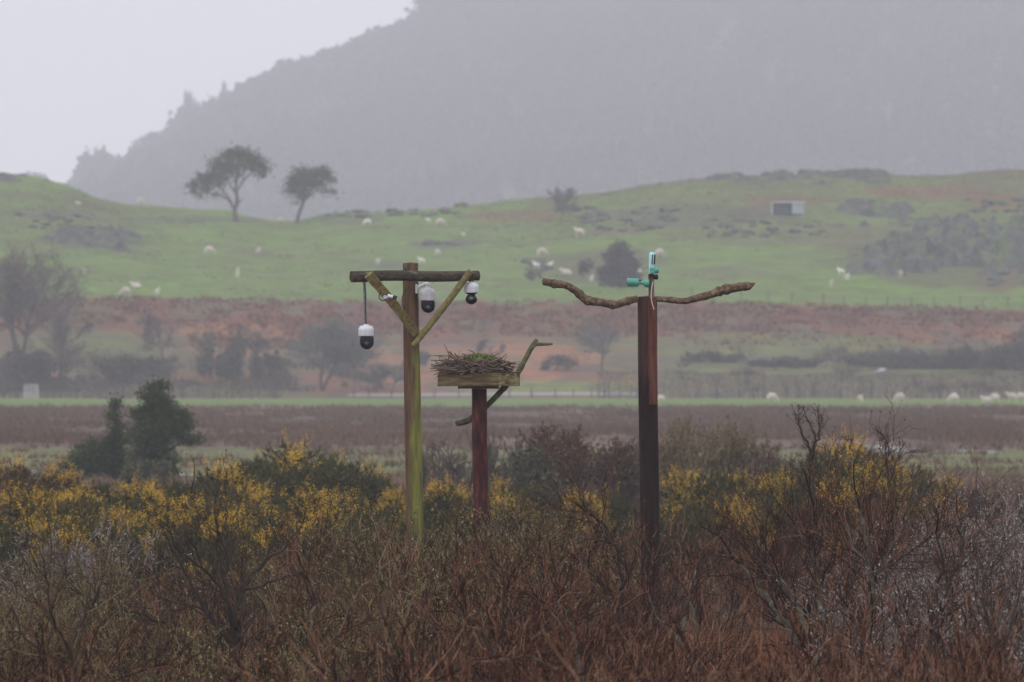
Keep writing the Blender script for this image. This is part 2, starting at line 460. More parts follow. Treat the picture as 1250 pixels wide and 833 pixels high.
def ground_mat():
    m = bpy.data.materials.new("turf"); m.use_nodes = True
    nt = m.node_tree; N = nt.nodes; L = nt.links; bs = N['Principled BSDF']
    bs.inputs['Roughness'].default_value = .95; bs.inputs['Specular IOR Level'].default_value = .15
    at = N.new('ShaderNodeAttribute'); at.attribute_name = 'zone'
    tc = N.new('ShaderNodeTexCoord')
    out = at.outputs['Color']
    for sc, lo, hi in ((.35, .75, 1.25), (2.2, .72, 1.3)):
        no = N.new('ShaderNodeTexNoise'); no.inputs['Scale'].default_value = sc; no.inputs['Detail'].default_value = 7
        L.new(tc.outputs['Object'], no.inputs['Vector'])
        mr = N.new('ShaderNodeMapRange'); mr.inputs[1].default_value = .3; mr.inputs[2].default_value = .7; mr.inputs[3].default_value = lo; mr.inputs[4].default_value = hi
        L.new(no.outputs['Fac'], mr.inputs[0])
        mx = N.new('ShaderNodeVectorMath'); mx.operation = 'SCALE'; L.new(out, mx.inputs[0]); L.new(mr.outputs[0], mx.inputs['Scale']); out = mx.outputs[0]
    L.new(out, bs.inputs['Base Color'])
    bp = N.new('ShaderNodeBump'); bp.inputs['Distance'].default_value = .15; bp.inputs['Strength'].default_value = .6
    L.new(no.outputs['Fac'], bp.inputs['Height']); L.new(bp.outputs[0], bs.inputs['Normal'])
    return m
M_GROUND = ground_mat()

def grid_ground(name, xs, ys, zf, colf, m):
    XX, YY = np.meshgrid(xs, ys); X = XX.ravel(); Y = YY.ravel(); Z = zf(X, Y)
    nx, ny = len(xs), len(ys)
    i = (np.arange(ny - 1)[:, None] * nx + np.arange(nx - 1)[None]).ravel()
    mb = MB(); mb.add(np.stack([X, Y, Z], 1), np.stack([i, i + 1, i + nx + 1, i + nx], 1))
    o = mb.build(name, m)
    if colf is not None:
        a = o.data.color_attributes.new('zone', 'FLOAT_COLOR', 'POINT')
        c = np.ones((len(X), 4)); c[:, :3] = np.clip(colf(X, np.maximum(Y, 5), Z), 0, 1); a.data.foreach_set('color', c.ravel())
    return o
xs = np.concatenate([np.linspace(-1200, -110, 40), np.linspace(-100, -80, 12), np.arange(-79, 79.1, .55), np.linspace(80, 100, 12), np.linspace(110, 1200, 40)])
ys = np.concatenate([np.linspace(-40, 120, 30), np.arange(125, 340, 2.0), np.arange(340, 950, 3.0), np.arange(950, 1262, .7), np.linspace(1265, 1600, 50), np.linspace(1650, 6350, 44)])
ground = grid_ground("ground", xs, ys, terrain_z, ground_colour, M_GROUND); tag(ground, kind='structure')

# gravel track at the foot of the bank
def strip_sheet(name, m, u0, u1, Ya, Yb, lift, n=60, dz=None):
    mb = MB(); rows = 5
    us = np.linspace(u0, u1, n)
    V = []
    for j in range(rows):
        Y = Ya + (Yb - Ya) * j / (rows - 1)
        X = (us - 625) * K * Ya
        V.append(np.stack([X, np.full(n, Y) + np.sin(us / 90) * .6, terrain_z(X, np.full(n, Y) + np.sin(us / 90) * .6) + lift], 1))
    V = np.concatenate(V)
    i = (np.arange(rows - 1)[:, None] * n + np.arange(n - 1)[None]).ravel()
    mb.add(V, np.stack([i, i + 1, i + n + 1, i + n], 1))
    return mb.build(name, m)
M_GRAVEL = mat("pale_gravel", [(.3, (.20, .19, .185)), (.7, (.33, .32, .31))], nscale=2.5)
track = strip_sheet("track", M_GRAVEL, 425, 800, 957.3, 959.4, .04); tag(track, kind='structure')

# shallow flood pools on the marsh
M_WATER = mat("pool_water", [(.3, (.05, .05, .045)), (.7, (.09, .085, .07))], nscale=.8, rough=.12, spec=.6)
def pool(mb, u, v, w, h, seed):
    rng = np.random.default_rng(seed)
    Yc = CAMZ / ((v - HOR) * K)
    n = 40; a = np.arange(n) * 2 * math.pi / n
    r = 1 + .25 * np.sin(a * 3 + rng.uniform(0, 6)) + .15 * np.sin(a * 5 + rng.uniform(0, 6)) + rng.normal(0, .05, n)
    x = (u - 625) * K * Yc + np.cos(a) * r * w * K * Yc / 2
    y = Yc + np.sin(a) * r * (h / 2) * K * Yc * Yc / CAMZ
    V = np.stack([x, y, np.full(n, .018)], 1)
    mb.add(np.vstack([V, [[x.mean(), y.mean(), .018]]]), [(j, (j + 1) % n, n) for j in range(n)], True)
wat = MB()
for q, (u, v, w, h) in enumerate(((1085, 549, 90, 8), (1130, 552, 60, 4), (1172, 551, 24, 3), (1210, 552, 26, 3), (1045, 546, 40, 3), (60, 576, 90, 5), (210, 580, 60, 3))): pool(wat, u, v, w, h, q)
water = wat.build("water", M_WATER); tag(water, kind='structure')

# ---- the misty mountain behind
MU = [-900, -300, 0, 70, 104, 170, 246, 310, 368, 418, 458, 530, 620, 800, 1000, 1250, 1700, 2400]
MY = [340, 310, 276, 250, 232, 204, 158, 122, 103, 84, 58, 24, -20, -85, -125, -165, -190, -200]
YR = 5000.0
MF = 2850.0
def mount_z(X, Y):
    u = 625 + X / (YR * K)
    zr = CAMZ + (HOR - np.interp(u, MU, MY)) * YR * K
    s = np.clip((Y - MF) / (YR - MF), 0, 1)
    z = zr * (s * .75 + .25 * s * s) - 1.5 + (fbm(X / 120, Y / 120, 77) - .5) * 30 * s
    z = np.where(Y > YR, z - (Y - YR) * .25, z)
    return z
M_HILL = mat("wooded_slope", [(.3, (.045, .05, .04)), (.5, (.085, .065, .05)), (.7, (.06, .07, .045))], nscale=.02, detail=8, rough=1)
hills = grid_ground("hills", np.arange(-1180, 1181, 16.0), np.arange(MF, 6300, 22.0), lambda X, Y: np.maximum(mount_z(X, Y), -.6), None, M_HILL); tag(hills, kind='structure')

# far-off wood on it
M_WOOD = mat("far_foliage", [(.3, (.030, .034, .034)), (.5, (.085, .064, .062)), (.7, (.045, .055, .042))], nscale=.006, island=.06, rough=1)
rng = np.random.default_rng(4)
wb = MB()
N_T = 8200
ty = MF + 60 + (YR + 10 - MF - 60) * rng.random(N_T) ** .75
tx = rng.uniform(-1.15, 1.15, N_T) * .0585 * ty
ridge_n = 900
ty = np.concatenate([ty, rng.uniform(YR - 45, YR + 12, ridge_n)]); tx = np.concatenate([tx, rng.uniform(-1.1, .25, ridge_n) * .0585 * YR])
tz = mount_z(tx, ty)
th = rng.uniform(7, 13, len(tx)) * np.where(np.arange(len(tx)) < N_T, 1, .9 + 1.1 * np.clip((fbm(tx / 14, ty * 0, 44, 3) - .45) * 4, 0, 1)); con = (fbm(tx / 120, ty / 150, 12) > .47)
Ccs = []; szs = []
q = 44
h = rng.random((len(tx), q)); ang = rng.uniform(0, 2 * math.pi, h.shape)
prof = np.where(con[:, None], (1.02 - h) * .42, .62 * np.sqrt(np.clip(1 - ((h - .58) / .45) ** 2, 0.02, 1)))
rr = prof * th[:, None] * np.sqrt(rng.random(h.shape))
C = np.stack([tx[:, None] + rr * np.cos(ang), ty[:, None] + rr * np.sin(ang), tz[:, None] + th[:, None] * (.1 + .9 * h)], -1).reshape(-1, 3)
leaves(wb, C, 3.3, rng, .8)
wood = wb.build("woodland", M_WOOD); tag(wood, 'misty wood covering the whole far mountainside', 'woodland', kind='stuff')

# ------------------------------------------------------------------ growing things
def grow(rng, roots, spec):
    """roots: (p, d, L, r). spec: one dict per level. returns polylines per level"""
    out = []
    for li, sp in enumerate(spec):
        lines = []; nxt = []
        Kp = sp['K']; nspec = spec[li + 1] if li + 1 < len(spec) else None
        for (p, d, L, r) in roots:
            pts = [p]; dd = d; step = L / (Kp - 1)
            nz = rng.normal(0, sp['wander'], (Kp, 3)); nz[:, 2] += sp['up']
            dirs = [dd]
            for i in range(Kp - 1):
                dd = dd + nz[i]; dd = dd / math.sqrt(dd[0] ** 2 + dd[1] ** 2 + dd[2] ** 2)
                pts.append(pts[-1] + dd * step); dirs.append(dd)
            pts = np.array(pts); rad = np.linspace(r, r * sp['taper'], Kp)
            lines.append((pts, rad))
            if nspec:
                n = sp['n']; n = max(1, int(n * rng.uniform(.7, 1.3)))
                ts = np.clip(rng.uniform(sp['t0'], 1, n), 0, .999); ts[0] = .98
                for t in ts:
                    f = t * (Kp - 1); i = int(f); q = pts[i] + (pts[i + 1] - pts[i]) * (f - i)
                    dq = dirs[i + 1]
                    pr = np.cross(dq, rng.normal(size=3)); pr = pr / (np.linalg.norm(pr) + 1e-9)
                    a = rng.uniform(*sp['ang'])
                    nd = dq * math.cos(a) + pr * math.sin(a)
                    nd[2] += sp.get('lift', .15); nd = nd / np.linalg.norm(nd)
                    nxt.append((q, nd, L * rng.uniform(*sp['len']) * (1.15 - .45 * t), max(rad[i] * sp['rr'], sp['rmin'])))
        out.append(lines); roots = nxt
    return out

M_BARK_RED = mat("red_brown_twigs", [(.25, (.024, .013, .010)), (.5, (.115, .050, .032)), (.68, (.27, .155, .10)), (.85, (.58, .45, .35))], nscale=3, island=.8, objrand=.25, rough=.8)
M_BARK_OLIVE = mat("olive_twigs", [(.18, (.04, .03, .02)), (.5, (.15, .115, .07)), (.68, (.28, .24, .15)), (.85, (.48, .44, .32))], nscale=3, island=.75, objrand=.2, rough=.8)
M_BARK_GREY = mat("grey_twigs", [(.18, (.045, .034, .03)), (.5, (.15, .12, .108)), (.68, (.28, .24, .22)), (.85, (.5, .46, .43))], nscale=3, island=.75, objrand=.15, rough=.8)
M_STEM = mat("lichened_bark", [(.2, (.035, .028, .025)), (.5, (.085, .068, .056)), (.65, (.14, .16, .12)), (.8, (.30, .33, .27))], nscale=7, rough=.9, bump=.5)
M_STEM_DARK = mat("wet_dark_bark", [(.2, (.022, .018, .017)), (.6, (.055, .042, .036)), (.8, (.11, .09, .08))], nscale=7, rough=.7, bump=.5)
M_CATKIN = mat("silver_catkins", [(.2, (.20, .19, .185)), (.6, (.42, .40, .39)), (.8, (.60, .58, .57))], nscale=4, island=.5, rough=.9)
M_BUD = mat("pale_green_buds", [(.2, (.14, .15, .075)), (.6, (.26, .28, .14)), (.8, (.40, .41, .25))], nscale=4, island=.5, rough=.9)
M_REDBUD = mat("red_buds", [(.2, (.08, .035, .03)), (.6, (.17, .075, .055)), (.8, (.28, .15, .10))], nscale=4, island=.5, rough=.9)

PH = {}
def shrub_proto(kind, seed):
    """bare willow shrub, about 2.3 m tall at scale 1"""
    rng = np.random.default_rng(seed)
    root = empty('willow_shrub', (0, 0, 0))
    ns = {'red': 10, 'olive': 10, 'grey': 11, 'open': 6}[kind]
    roots = []
    for i in range(ns):
        a = rng.uniform(0, 2 * math.pi); tilt = rng.uniform(.12, .85)
        d = np.array([math.cos(a) * math.sin(tilt), math.sin(a) * math.sin(tilt), math.cos(tilt)])
        roots.append((np.array([math.cos(a) * .15, math.sin(a) * .15, -.05]), d, rng.uniform(1.25, 1.75), rng.uniform(.014, .028)))
    sp = [dict(K=9, wander=.22, up=.02, taper=.4, n=8, t0=.25, ang=(.45, 1.15), len=(.34, .62), rr=.6, rmin=.0075, lift=.12),
          dict(K=7, wander=.28, up=.02, taper=.45, n=5, t0=.2, ang=(.45, 1.15), len=(.38, .65), rr=.62, rmin=.0052, lift=.10),
          dict(K=5, wander=.26, up=.03, taper=.5, n=3.6, t0=.15, ang=(.4, 1.1), len=(.4, .75), rr=.7, rmin=.0035, lift=.10),
          dict(K=4, wander=.22, up=.04, taper=.5)]
    if kind == 'red':
        for q, (w_, u_) in zip(sp, ((.11, .045), (.13, .05), (.13, .06), (.12, .06))): q['wander'] = w_; q['up'] = u_; q['ang'] = (.25, .8); q['lift'] = .25
    elif kind in ('grey', 'olive'):
        for q, (w_, u_) in zip(sp, ((.15, .035), (.18, .04), (.18, .05), (.16, .05))): q['wander'] = w_; q['up'] = u_; q['ang'] = (.3, .95); q['lift'] = .18
    if kind == 'open': sp[0]['n'] = 5; sp[1]['n'] = 5
    lv = grow(rng, roots, sp)
    a = MB(); tubes(a, lv[0], 5); b = MB(); tubes(b, lv[1] + lv[2], 3); tubes(b, lv[3], 3)
    PH[root.name] = float(np.quantile(np.array([p[-1][2] for p, r in lv[3]]), .985))
    kid(root, a.build('stem', M_STEM, root)); tw = {'red': M_BARK_RED, 'olive': M_BARK_OLIVE, 'grey': M_BARK_GREY, 'open': M_BARK_RED}[kind]
    kid(root, b.build('twigs', tw, root))
    C = []; D = []
    for pts, r in lv[3] + lv[2]:
        k = {'grey': 4, 'olive': 3, 'red': 1, 'open': 1}[kind]
        for _ in range(k):
            t = rng.uniform(.2, 1) * (len(pts) - 1.001); i = int(t)
            C.append(pts[i] + (pts[i + 1] - pts[i]) * (t - i)); D.append(pts[-1] - pts[0])
    C = np.array(C); D = np.array(D); D /= np.linalg.norm(D, axis=1, keepdims=True) + 1e-9
    if kind == 'grey': keep = rng.random(len(C)) < .55
    elif kind == 'olive': keep = rng.random(len(C)) < .5
    else: keep = rng.random(len(C)) < .5
    c = MB(); leaves(c, C[keep] + rng.normal(0, .006, (keep.sum(), 3)), {'grey': .030, 'olive': .028, 'red': .022, 'open': .022}[kind], rng, .5, D[keep], .6)
    nm, m = {'grey': ('catkins', M_CATKIN), 'olive': ('buds', M_BUD), 'red': ('buds', M_REDBUD), 'open': ('buds', M_REDBUD)}[kind]
    kid(root, tag(c.build(nm, m, root), kind='stuff'))
    root['category'] = 'shrub'
    return Proto(root)

M_GORSE = mat("gorse_spines", [(.2, (.022, .028, .018)), (.55, (.055, .062, .032)), (.85, (.115, .105, .055))], nscale=2.5, island=.35, objrand=.15)
M_GORSE_BROWN = mat("old_gorse_spines", [(.2, (.035, .026, .018)), (.55, (.082, .058, .034)), (.85, (.15, .105, .06))], nscale=2.5, island=.35, objrand=.15)
M_FLOWER = mat("gorse_flowers", [(.15, (.20, .125, .025)), (.45, (.46, .28, .03)), (.8, (.66, .42, .05))], nscale=6, island=.35, rough=.8)
def gorse_proto(kind, seed):
    """gorse bush: lumpy mound of spiny tufts, flowers on the sunny shoots; 2 m tall at scale 1"""
    rng = np.random.default_rng(seed)
    root = empty('gorse_bush', (0, 0, 0)); root['category'] = 'bush'
    nl = 12
    lob = []
    for i in range(nl):
        a = rng.uniform(0, 2 * math.pi); r = 1.05 * math.sqrt(rng.random())
        lob.append((math.cos(a) * r, math.sin(a) * r, rng.uniform(.45, 1.5) - r * .35, rng.uniform(.38, .62)))
    lob.append((0, 0, 1.35, .5))
    lob = np.array(lob)
    nt = 2100
    li = rng.integers(0, len(lob), nt)
    d = rng.normal(size=(nt, 3)); d[:, 2] = np.abs(d[:, 2]) * .9 - .15 * rng.random(nt); d /= np.linalg.norm(d, axis=1, keepdims=True)
    bump = 1 + .22 * np.sin(d[:, 0] * 9 + li) * np.sin(d[:, 1] * 8 + li * 2)
    C = lob[li, :3] + d * lob[li, 3:4] * bump[:, None] * rng.uniform(.72, 1.08, (nt, 1))
    C[:, 2] = np.maximum(C[:, 2], .05)
    per = 7
    CC = np.repeat(C, per, 0); DD = np.repeat(d, per, 0) + rng.normal(0, .45, (nt * per, 3)); DD[:, 2] += .35
    DD /= np.linalg.norm(DD, axis=1, keepdims=True)
    L = rng.uniform(.08, .2, len(CC))[:, None]
    side = np.cross(DD, rng.normal(size=DD.shape)); side /= np.linalg.norm(side, axis=1, keepdims=True)
    w = .016
    mb = MB()
    V = np.stack([CC - side * w, CC + side * w, CC + DD * L], 1); mb.add(V.reshape(-1, 3), np.arange(len(CC) * 3).reshape(-1, 3), False)
    inner = lob[rng.integers(0, len(lob), 2600), :]
    ip = rng.normal(size=(2600, 3)); ip /= np.linalg.norm(ip, axis=1, keepdims=True)
    ic = inner[:, :3] + ip * inner[:, 3:4] * rng.uniform(.2, .85, (2600, 1)); ic[:, 2] = np.maximum(ic[:, 2], .03)
    leaves(mb, ic, .13, rng, .7)
    kid(root, mb.build('foliage', M_GORSE_BROWN if kind == 'brown' else M_GORSE, root))
    dens = {'flower': .36, 'mid': .15, 'dark': .03, 'brown': .07}[kind]
    cl = fbm(C[:, 0] * 1.2 + seed, C[:, 1] * 1.2 + C[:, 2] * 1.8, seed, 2) + (d[:, 2] - .3) * .26 + rng.random(nt) * .05
    th = np.quantile(cl, 1 - dens)
    sel = cl > th
    q_ = 26; ax_ = d[sel] + rng.normal(0, .35, (sel.sum(), 3)) + np.array([0, 0, .5])
    F = np.repeat(C[sel], q_, 0) + np.repeat(ax_, q_, 0) * rng.uniform(.0, .2, (sel.sum() * q_, 1)) + rng.normal(0, .028, (sel.sum() * q_, 3))
    fm = MB(); leaves(fm, F, .026, rng, .85)
    kid(root, tag(fm.build('flowers', M_FLOWER, root), kind='stuff'))
    st = MB()
    lines = [(np.array([[0, 0, -.05], [l[0] * .4, l[1] * .4, l[2] * .4], [l[0], l[1], l[2]]]) + rng.normal(0, .03, (3, 3)), np.array([.035, .025, .012])) for l in lob]
    tubes(st, lines, 5); kid(root, st.build('stems', M_STEM_DARK, root))
    return Proto(root)

# ------------------------------------------------------------------ foreground and mid-ground planting
rng = np.random.default_rng(11)
GOR = {k: [gorse_proto(k, 40 + 7 * i + len(k)) for i in range(n)] for k, n in (('flower', 3), ('mid', 2), ('dark', 2), ('brown', 1))}
cnt = {}
GD = {'flower': 'thickly yellow-flowered gorse bush', 'mid': 'gorse bush with scattered yellow flowers', 'dark': 'dark green nearly flowerless gorse bush', 'brown': 'brownish sparse-flowered gorse bush'}
# (px of centre, py of top, distance, width factor, kind, region)
gl = []
for a in ((18, 572, 205, 1.0, 'brown'), (70, 578, 200, 1.0, 'brown'), (118, 588, 196, 1.0, 'mid'), (165, 592, 196, 1, 'flower'), (212, 588, 198, .9, 'dark'),
          (262, 568, 196, .9, 'mid'), (312, 560, 203, 1.0, 'dark'), (362, 544, 206, 1.2, 'dark'), (412, 560, 204, 1.1, 'dark'), (452, 578, 206, .8, 'brown')): gl.append(a + ('back row left of mossy post',))
for a in ((30, 600, 176, 1, 'flower'), (92, 602, 178, 1, 'mid'), (150, 604, 176, 1, 'mid'), (205, 606, 174, 1, 'flower'), (262, 588, 178, 1, 'mid'), (318, 596, 180, 1, 'mid'), (372, 600, 176, 1, 'flower'), (425, 606, 178, 1, 'dark')): gl.append(a + ('middle row left of mossy post',))
for a in ((15, 640, 156, 1, 'dark'), (68, 636, 157, .9, 'mid'), (118, 630, 154, .9, 'mid'), (172, 640, 156, 1, 'dark'), (226, 640, 152, .8, 'dark'), (276, 630, 154, .8, 'flower'), (330, 628, 156, 1, 'mid'), (388, 632, 155, 1, 'dark'), (446, 626, 157, 1, 'dark')): gl.append(a + ('front row left of mossy post',))
for a in ((244, 690, 143, .6, 'flower'), (330, 692, 143, .6, 'flower'), (385, 696, 142, .5, 'mid')): gl.append(a + ('low behind the dark bare tree',))
for a in ((478, 602, 190, .6, 'flower'), (540, 590, 184, .8, 'mid'), (596, 588, 188, .8, 'flower'), (648, 590, 184, .9, 'mid'), (704, 604, 182, .8, 'mid'), (752, 600, 186, .8, 'dark')): gl.append(a + ('between mossy post and perch post',))
for a in ((830, 578, 200, .9, 'mid'), (868, 574, 194, .8, 'mid'), (905, 580, 196, .7, 'flower'), (952, 582, 198, .9, 'mid'), (1005, 548, 204, 1.1, 'dark'), (1045, 548, 206, 1.0, 'brown'), (1078, 566, 196, .7, 'flower'), (1122, 574, 200, .8, 'dark'), (1160, 590, 202, .9, 'dark')): gl.append(a + ('back row right of perch post',))
for a in ((845, 616, 166, .9, 'dark'), (895, 612, 168, .7, 'mid'), (948, 606, 172, .9, 'dark'), (1010, 604, 170, .9, 'brown'), (1060, 600, 174, .9, 'brown'), (1100, 612, 168, .9, 'dark'), (1150, 620, 166, .8, 'brown')): gl.append(a + ('front row right of perch post',))
lab_n = {}
for (px, py, Y, w, kd, reg) in gl:
    g = on_flat(px, Y); h = CAMZ + (HOR - py) * K * Y - g[2]
    lab_n[(kd, reg)] = lab_n.get((kd, reg), 0) + 1
    tot = sum(1 for q in gl if q[4] == kd and q[5] == reg)
    o_ = (ORD[lab_n[(kd, reg)] - 1] + ' ' if tot > 1 else 'only ')
    lab = o_ + GD[kd] + (' from left, ' if tot > 1 else ', ') + reg
    pr = GOR[kd][rng.integers(0, len(GOR[kd]))]
    sz = h / 1.95
    pr.place(g, rng.uniform(0, 6.28), (max(.55, sz) * w * rng.uniform(.9, 1.1), max(.55, sz) * w, sz), lab, 'gorse bushes across the marsh')

SHR = {k: [shrub_proto(k, 200 + 13 * i + len(k)) for i in range(n)] for k, n in (('red', 5), ('olive', 3), ('grey', 2), ('open', 2))}
SD = {'red': 'bare red-brown willow shrub', 'olive': 'olive budding willow shrub', 'grey': 'willow shrub covered in silver-grey catkins', 'open': 'open bare willow shrub with few stems'}
ROWS = [50, 62, 69, 76, 84, 92, 100, 109, 118, 128, 139]
def top_line(px, Y):
    """photo row where shrubs of that distance reach"""
    base = np.interp(Y, [50, 62, 76, 92, 109, 128, 139], [824, 806, 768, 724, 690, 660, 648])
    b2 = np.interp(px, [0, 60, 150, 250, 420, 560, 640, 760, 800, 880, 960, 1060, 1150, 1250], [-4, -10, 14, 24, 0, -22, -18, 8, 44, 30, -2, -6, -16, -26])
    return base + b2
sl = []
for ri, Y in enumerate(ROWS):
    n = int((2 * .055 * Y + 2.4) / 1.5)
    for i in range(n + 1):
        X = -.055 * Y - 1.2 + (i + rng.uniform(.2, .8)) * (2 * .055 * Y + 2.4) / (n + 1)
        yy = Y + rng.uniform(-2.8, 2.8)
        px = 625 + X / (yy * K)
        if abs(X - (506 - 625) * K * 122) < .5 and abs(yy - 122) < 1.2: continue
        if 880 < px < 1110 and 100 < yy: continue                   # opening onto the bracken
        if 770 < px < 820 and 105 < yy < 121: yy = 123.0
        top = top_line(px, yy) + rng.normal(0, 9)
        r = rng.random()
        kd = 'red'
        if px > 1110 and yy > 90: kd = 'grey' if r < .85 else 'red'
        elif px < 110 and yy > 112: kd = 'grey' if r < .7 else 'olive'
        elif px < 200 and yy > 76: kd = 'olive' if r < .5 else 'red'
        elif 400 < px < 680 and yy > 105: kd = 'olive' if r < .6 else 'red'
        elif 330 < px < 520 and yy > 80: kd = 'olive' if r < .45 else 'red'
        elif r < .16: kd = 'olive'
        elif r < .24: kd = 'grey' if px > 1040 else 'olive'
        elif r < .34: kd = 'open'
        if Y < 74 and kd in ('olive', 'grey'): kd = 'red'
        if Y < 80 and rng.random() < .5: kd = 'open'
        sl.append((px, top, X, yy, kd, ri))
for (px, top, yy, kd, ri) in ((496, 636, 118, 'olive', 8), (520, 630, 119, 'olive', 8), (574, 632, 121.5, 'olive', 8), (600, 622, 122, 'olive', 8), (636, 618, 124, 'olive', 9), (660, 626, 121, 'olive', 8), (548, 640, 117, 'red', 8),
                              (512, 668, 108, 'olive', 7), (592, 660, 109, 'red', 7), (866, 660, 141, 'open', 10), (1010, 640, 146, 'open', 10), (930, 652, 148, 'open', 10), (1085, 634, 144, 'open', 10), (845, 628, 137, 'red', 10), (900, 640, 138, 'red', 10), (960, 628, 139, 'open', 10), (1040, 622, 140, 'red', 10), (1115, 612, 140, 'red', 10), (1170, 600, 141, 'grey', 10), (1220, 596, 139, 'grey', 10), (450, 640, 138, 'red', 10), (395, 648, 137, 'red', 10), (1195, 606, 128, 'grey', 9), (1235, 612, 120, 'grey', 8)):
    sl.append((px, top, (px - 625) * K * yy, yy, kd, ri))
sl.sort(key=lambda t: (t[5], t[2]))
rown = {}
for (px, top, X, yy, kd, ri) in sl:
    gz = float(terrain_z(X, yy)); h = CAMZ + (HOR - top) * K * yy - gz
    key = (kd, ri); rown[key] = rown.get(key, 0) + 1
    tot = sum(1 for q in sl if q[4] == kd and q[5] == ri)
    rowname = 'nearest scrub row' if ri == 0 else ('farthest scrub row' if ri == len(ROWS) - 1 else ORD[ri] + ' scrub row from the front')
    lab = (ORD[rown[key] - 1] + ' ' if tot > 1 else 'only ') + SD[kd] + (' from left, ' if tot > 1 else ', ') + rowname
    pr = SHR[kd][rng.integers(0, len(SHR[kd]))]
    s = h / PH[pr.root.name]
    pr.place((X, yy, gz), rng.uniform(0, 6.28), (min(s, 1.35) * rng.uniform(.95, 1.15), min(s, 1.35) * rng.uniform(.95, 1.15), s), lab, 'willow shrubs of the foreground scrub')

# ---- bare small trees standing out of the scrub, drawn limb by limb
def limb_tree(name, base_px, Y, limbs, label, bark, twig, seed, tw_r=.004, twigscale=1.0, group=None, cat='tree', depth=.5, budm=None, dn=1.0):
    """limbs: (list of px,py, r0 px, r1 px); twigs grow from them"""
    rg = np.random.default_rng(seed)
    b = on_flat(base_px[0], Y)
    root = empty(name, b); tag(root, label, cat, group)
    a = MB(); roots = []
    px = K * Y
    for li, (pts, r0, r1) in enumerate(limbs):
        dep = rg.uniform(-depth, depth)
        W3 = []
        for i, (x, y) in enumerate(pts):
            p = P(x, y, Y); p[1] += dep * i / max(1, len(pts) - 1) * (1 if li else 0)
            W3.append(p)
        W3 = catmull(W3, 4); n = len(W3)
        R = np.linspace(r0 * px, r1 * px, n)
        W3[1:-1] += rg.normal(0, .012, (n - 2, 3))
        R = R * 1.25
        tubes(a, [(W3 - b, R)], 7)
        T = np.gradient(W3, axis=0); T /= np.linalg.norm(T, axis=1, keepdims=True)
        for k in range(int(n * .8 * dn)):
            i = rg.integers(int(n * .25), n)
            pr = np.cross(T[i], rg.normal(size=3)); pr /= np.linalg.norm(pr)
            an = rg.uniform(.35, .9); d = T[i] * math.cos(an) + pr * math.sin(an); d[2] += .2; d /= np.linalg.norm(d)
            roots.append((W3[i] - b, d, rg.uniform(.3, .75) * twigscale, max(tw_r * 1.6, R[i] * .3)))
        roots.append((W3[-1] - b, T[-1], .5 * twigscale, R[-1]))
    sp = [dict(K=6, wander=.2, up=.03, taper=.4, n=4, t0=.15, ang=(.35, .95), len=(.4, .7), rr=.5, rmin=tw_r * 1.1),
          dict(K=4, wander=.18, up=.03, taper=.5, n=3, t0=.1, ang=(.3, .9), len=(.4, .75), rr=.7, rmin=tw_r * .9),
          dict(K=3, wander=.15, up=.05, taper=.5)]
    lv = grow(rg, roots, sp)
    a.build('trunk', bark, root)
    c = MB(); tubes(c, lv[0] + lv[1] + lv[2], 3); c.build('crown', twig, root)
    if budm:
        C = np.array([p[-1] for p, r in lv[2]]); d = MB(); leaves(d, C, .026, rg, .6); tag(d.build('buds', budm, root), kind='stuff')
    return root

limb_tree('bare_tree', (290, 860), 93, [
    ([(292, 870), (290, 820), (285, 785)], 7, 5), ([(285, 785), (262, 760), (240, 722), (222, 690)], 3.6, 1.2), ([(285, 785), (280, 740), (262, 708), (240, 690)], 3.2, 1.1),
    ([(285, 788), (288, 745), (300, 715), (318, 690), (345, 672)], 3.4, 1.1), ([(282, 745), (275, 715), (278, 680), (268, 655)], 2.4, .9), ([(300, 718), (320, 716), (350, 705), (375, 700)], 2, .8),
    ([(290, 812), (262, 806), (235, 796), (205, 792), (165, 790)], 2.6, 1.2), ([(235, 796), (200, 760), (160, 745), (125, 736), (98, 724)], 2.0, .8), ([(262, 758), (250, 745), (226, 742)], 1.6, .7)],
    'dark bare tree with spreading forked limbs low in the left scrub', M_STEM_DARK, M_STEM_DARK, 5, budm=M_REDBUD)
limb_tree('bare_tree', (992, 860), 101, [
    ([(996, 880), (994, 820), (990, 800)], 6, 5.5), ([(990, 802), (965, 770), (945, 742), (925, 712), (905, 690)], 4.6, 1.5), ([(990, 790), (978, 750), (962, 722), (948, 700), (932, 690)], 3.6, 1.2),
    ([(1002, 796), (1004, 750), (998, 710), (992, 675), (994, 640)], 4.4, 1.4), ([(1004, 752), (1022, 735), (1038, 712), (1046, 680), (1060, 650)], 3.2, 1.1), ([(962, 722), (952, 705), (935, 700), (925, 660)], 2.2, .9), ([(998, 700), (985, 670), (972, 640)], 2.2, .8)],
    'lichen-crusted bare tree forking wide before the orange bracken', M_STEM, M_BARK_RED, 6, budm=M_REDBUD, tw_r=.0032, twigscale=1.25, dn=1.7)
limb_tree('bare_tree', (1062, 860), 99, [
    ([(1068, 880), (1062, 820), (1056, 780)], 5, 4.2), ([(1056, 782), (1060, 740), (1064, 700), (1058, 660), (1050, 622)], 3.8, 1.2), ([(1056, 780), (1042, 752), (1030, 742)], 2.2, 1),
    ([(1062, 745), (1078, 715), (1082, 680), (1098, 650)], 3, 1), ([(1063, 705), (1088, 690), (1112, 672)], 2.2, .8), ([(1060, 690), (1046, 672), (1035, 640)], 2, .7)],
    'slender upright bare tree with green lichen beside the orange bracken', M_STEM, M_BARK_RED, 7, budm=M_REDBUD, tw_r=.0032, twigscale=1.25, dn=1.7)
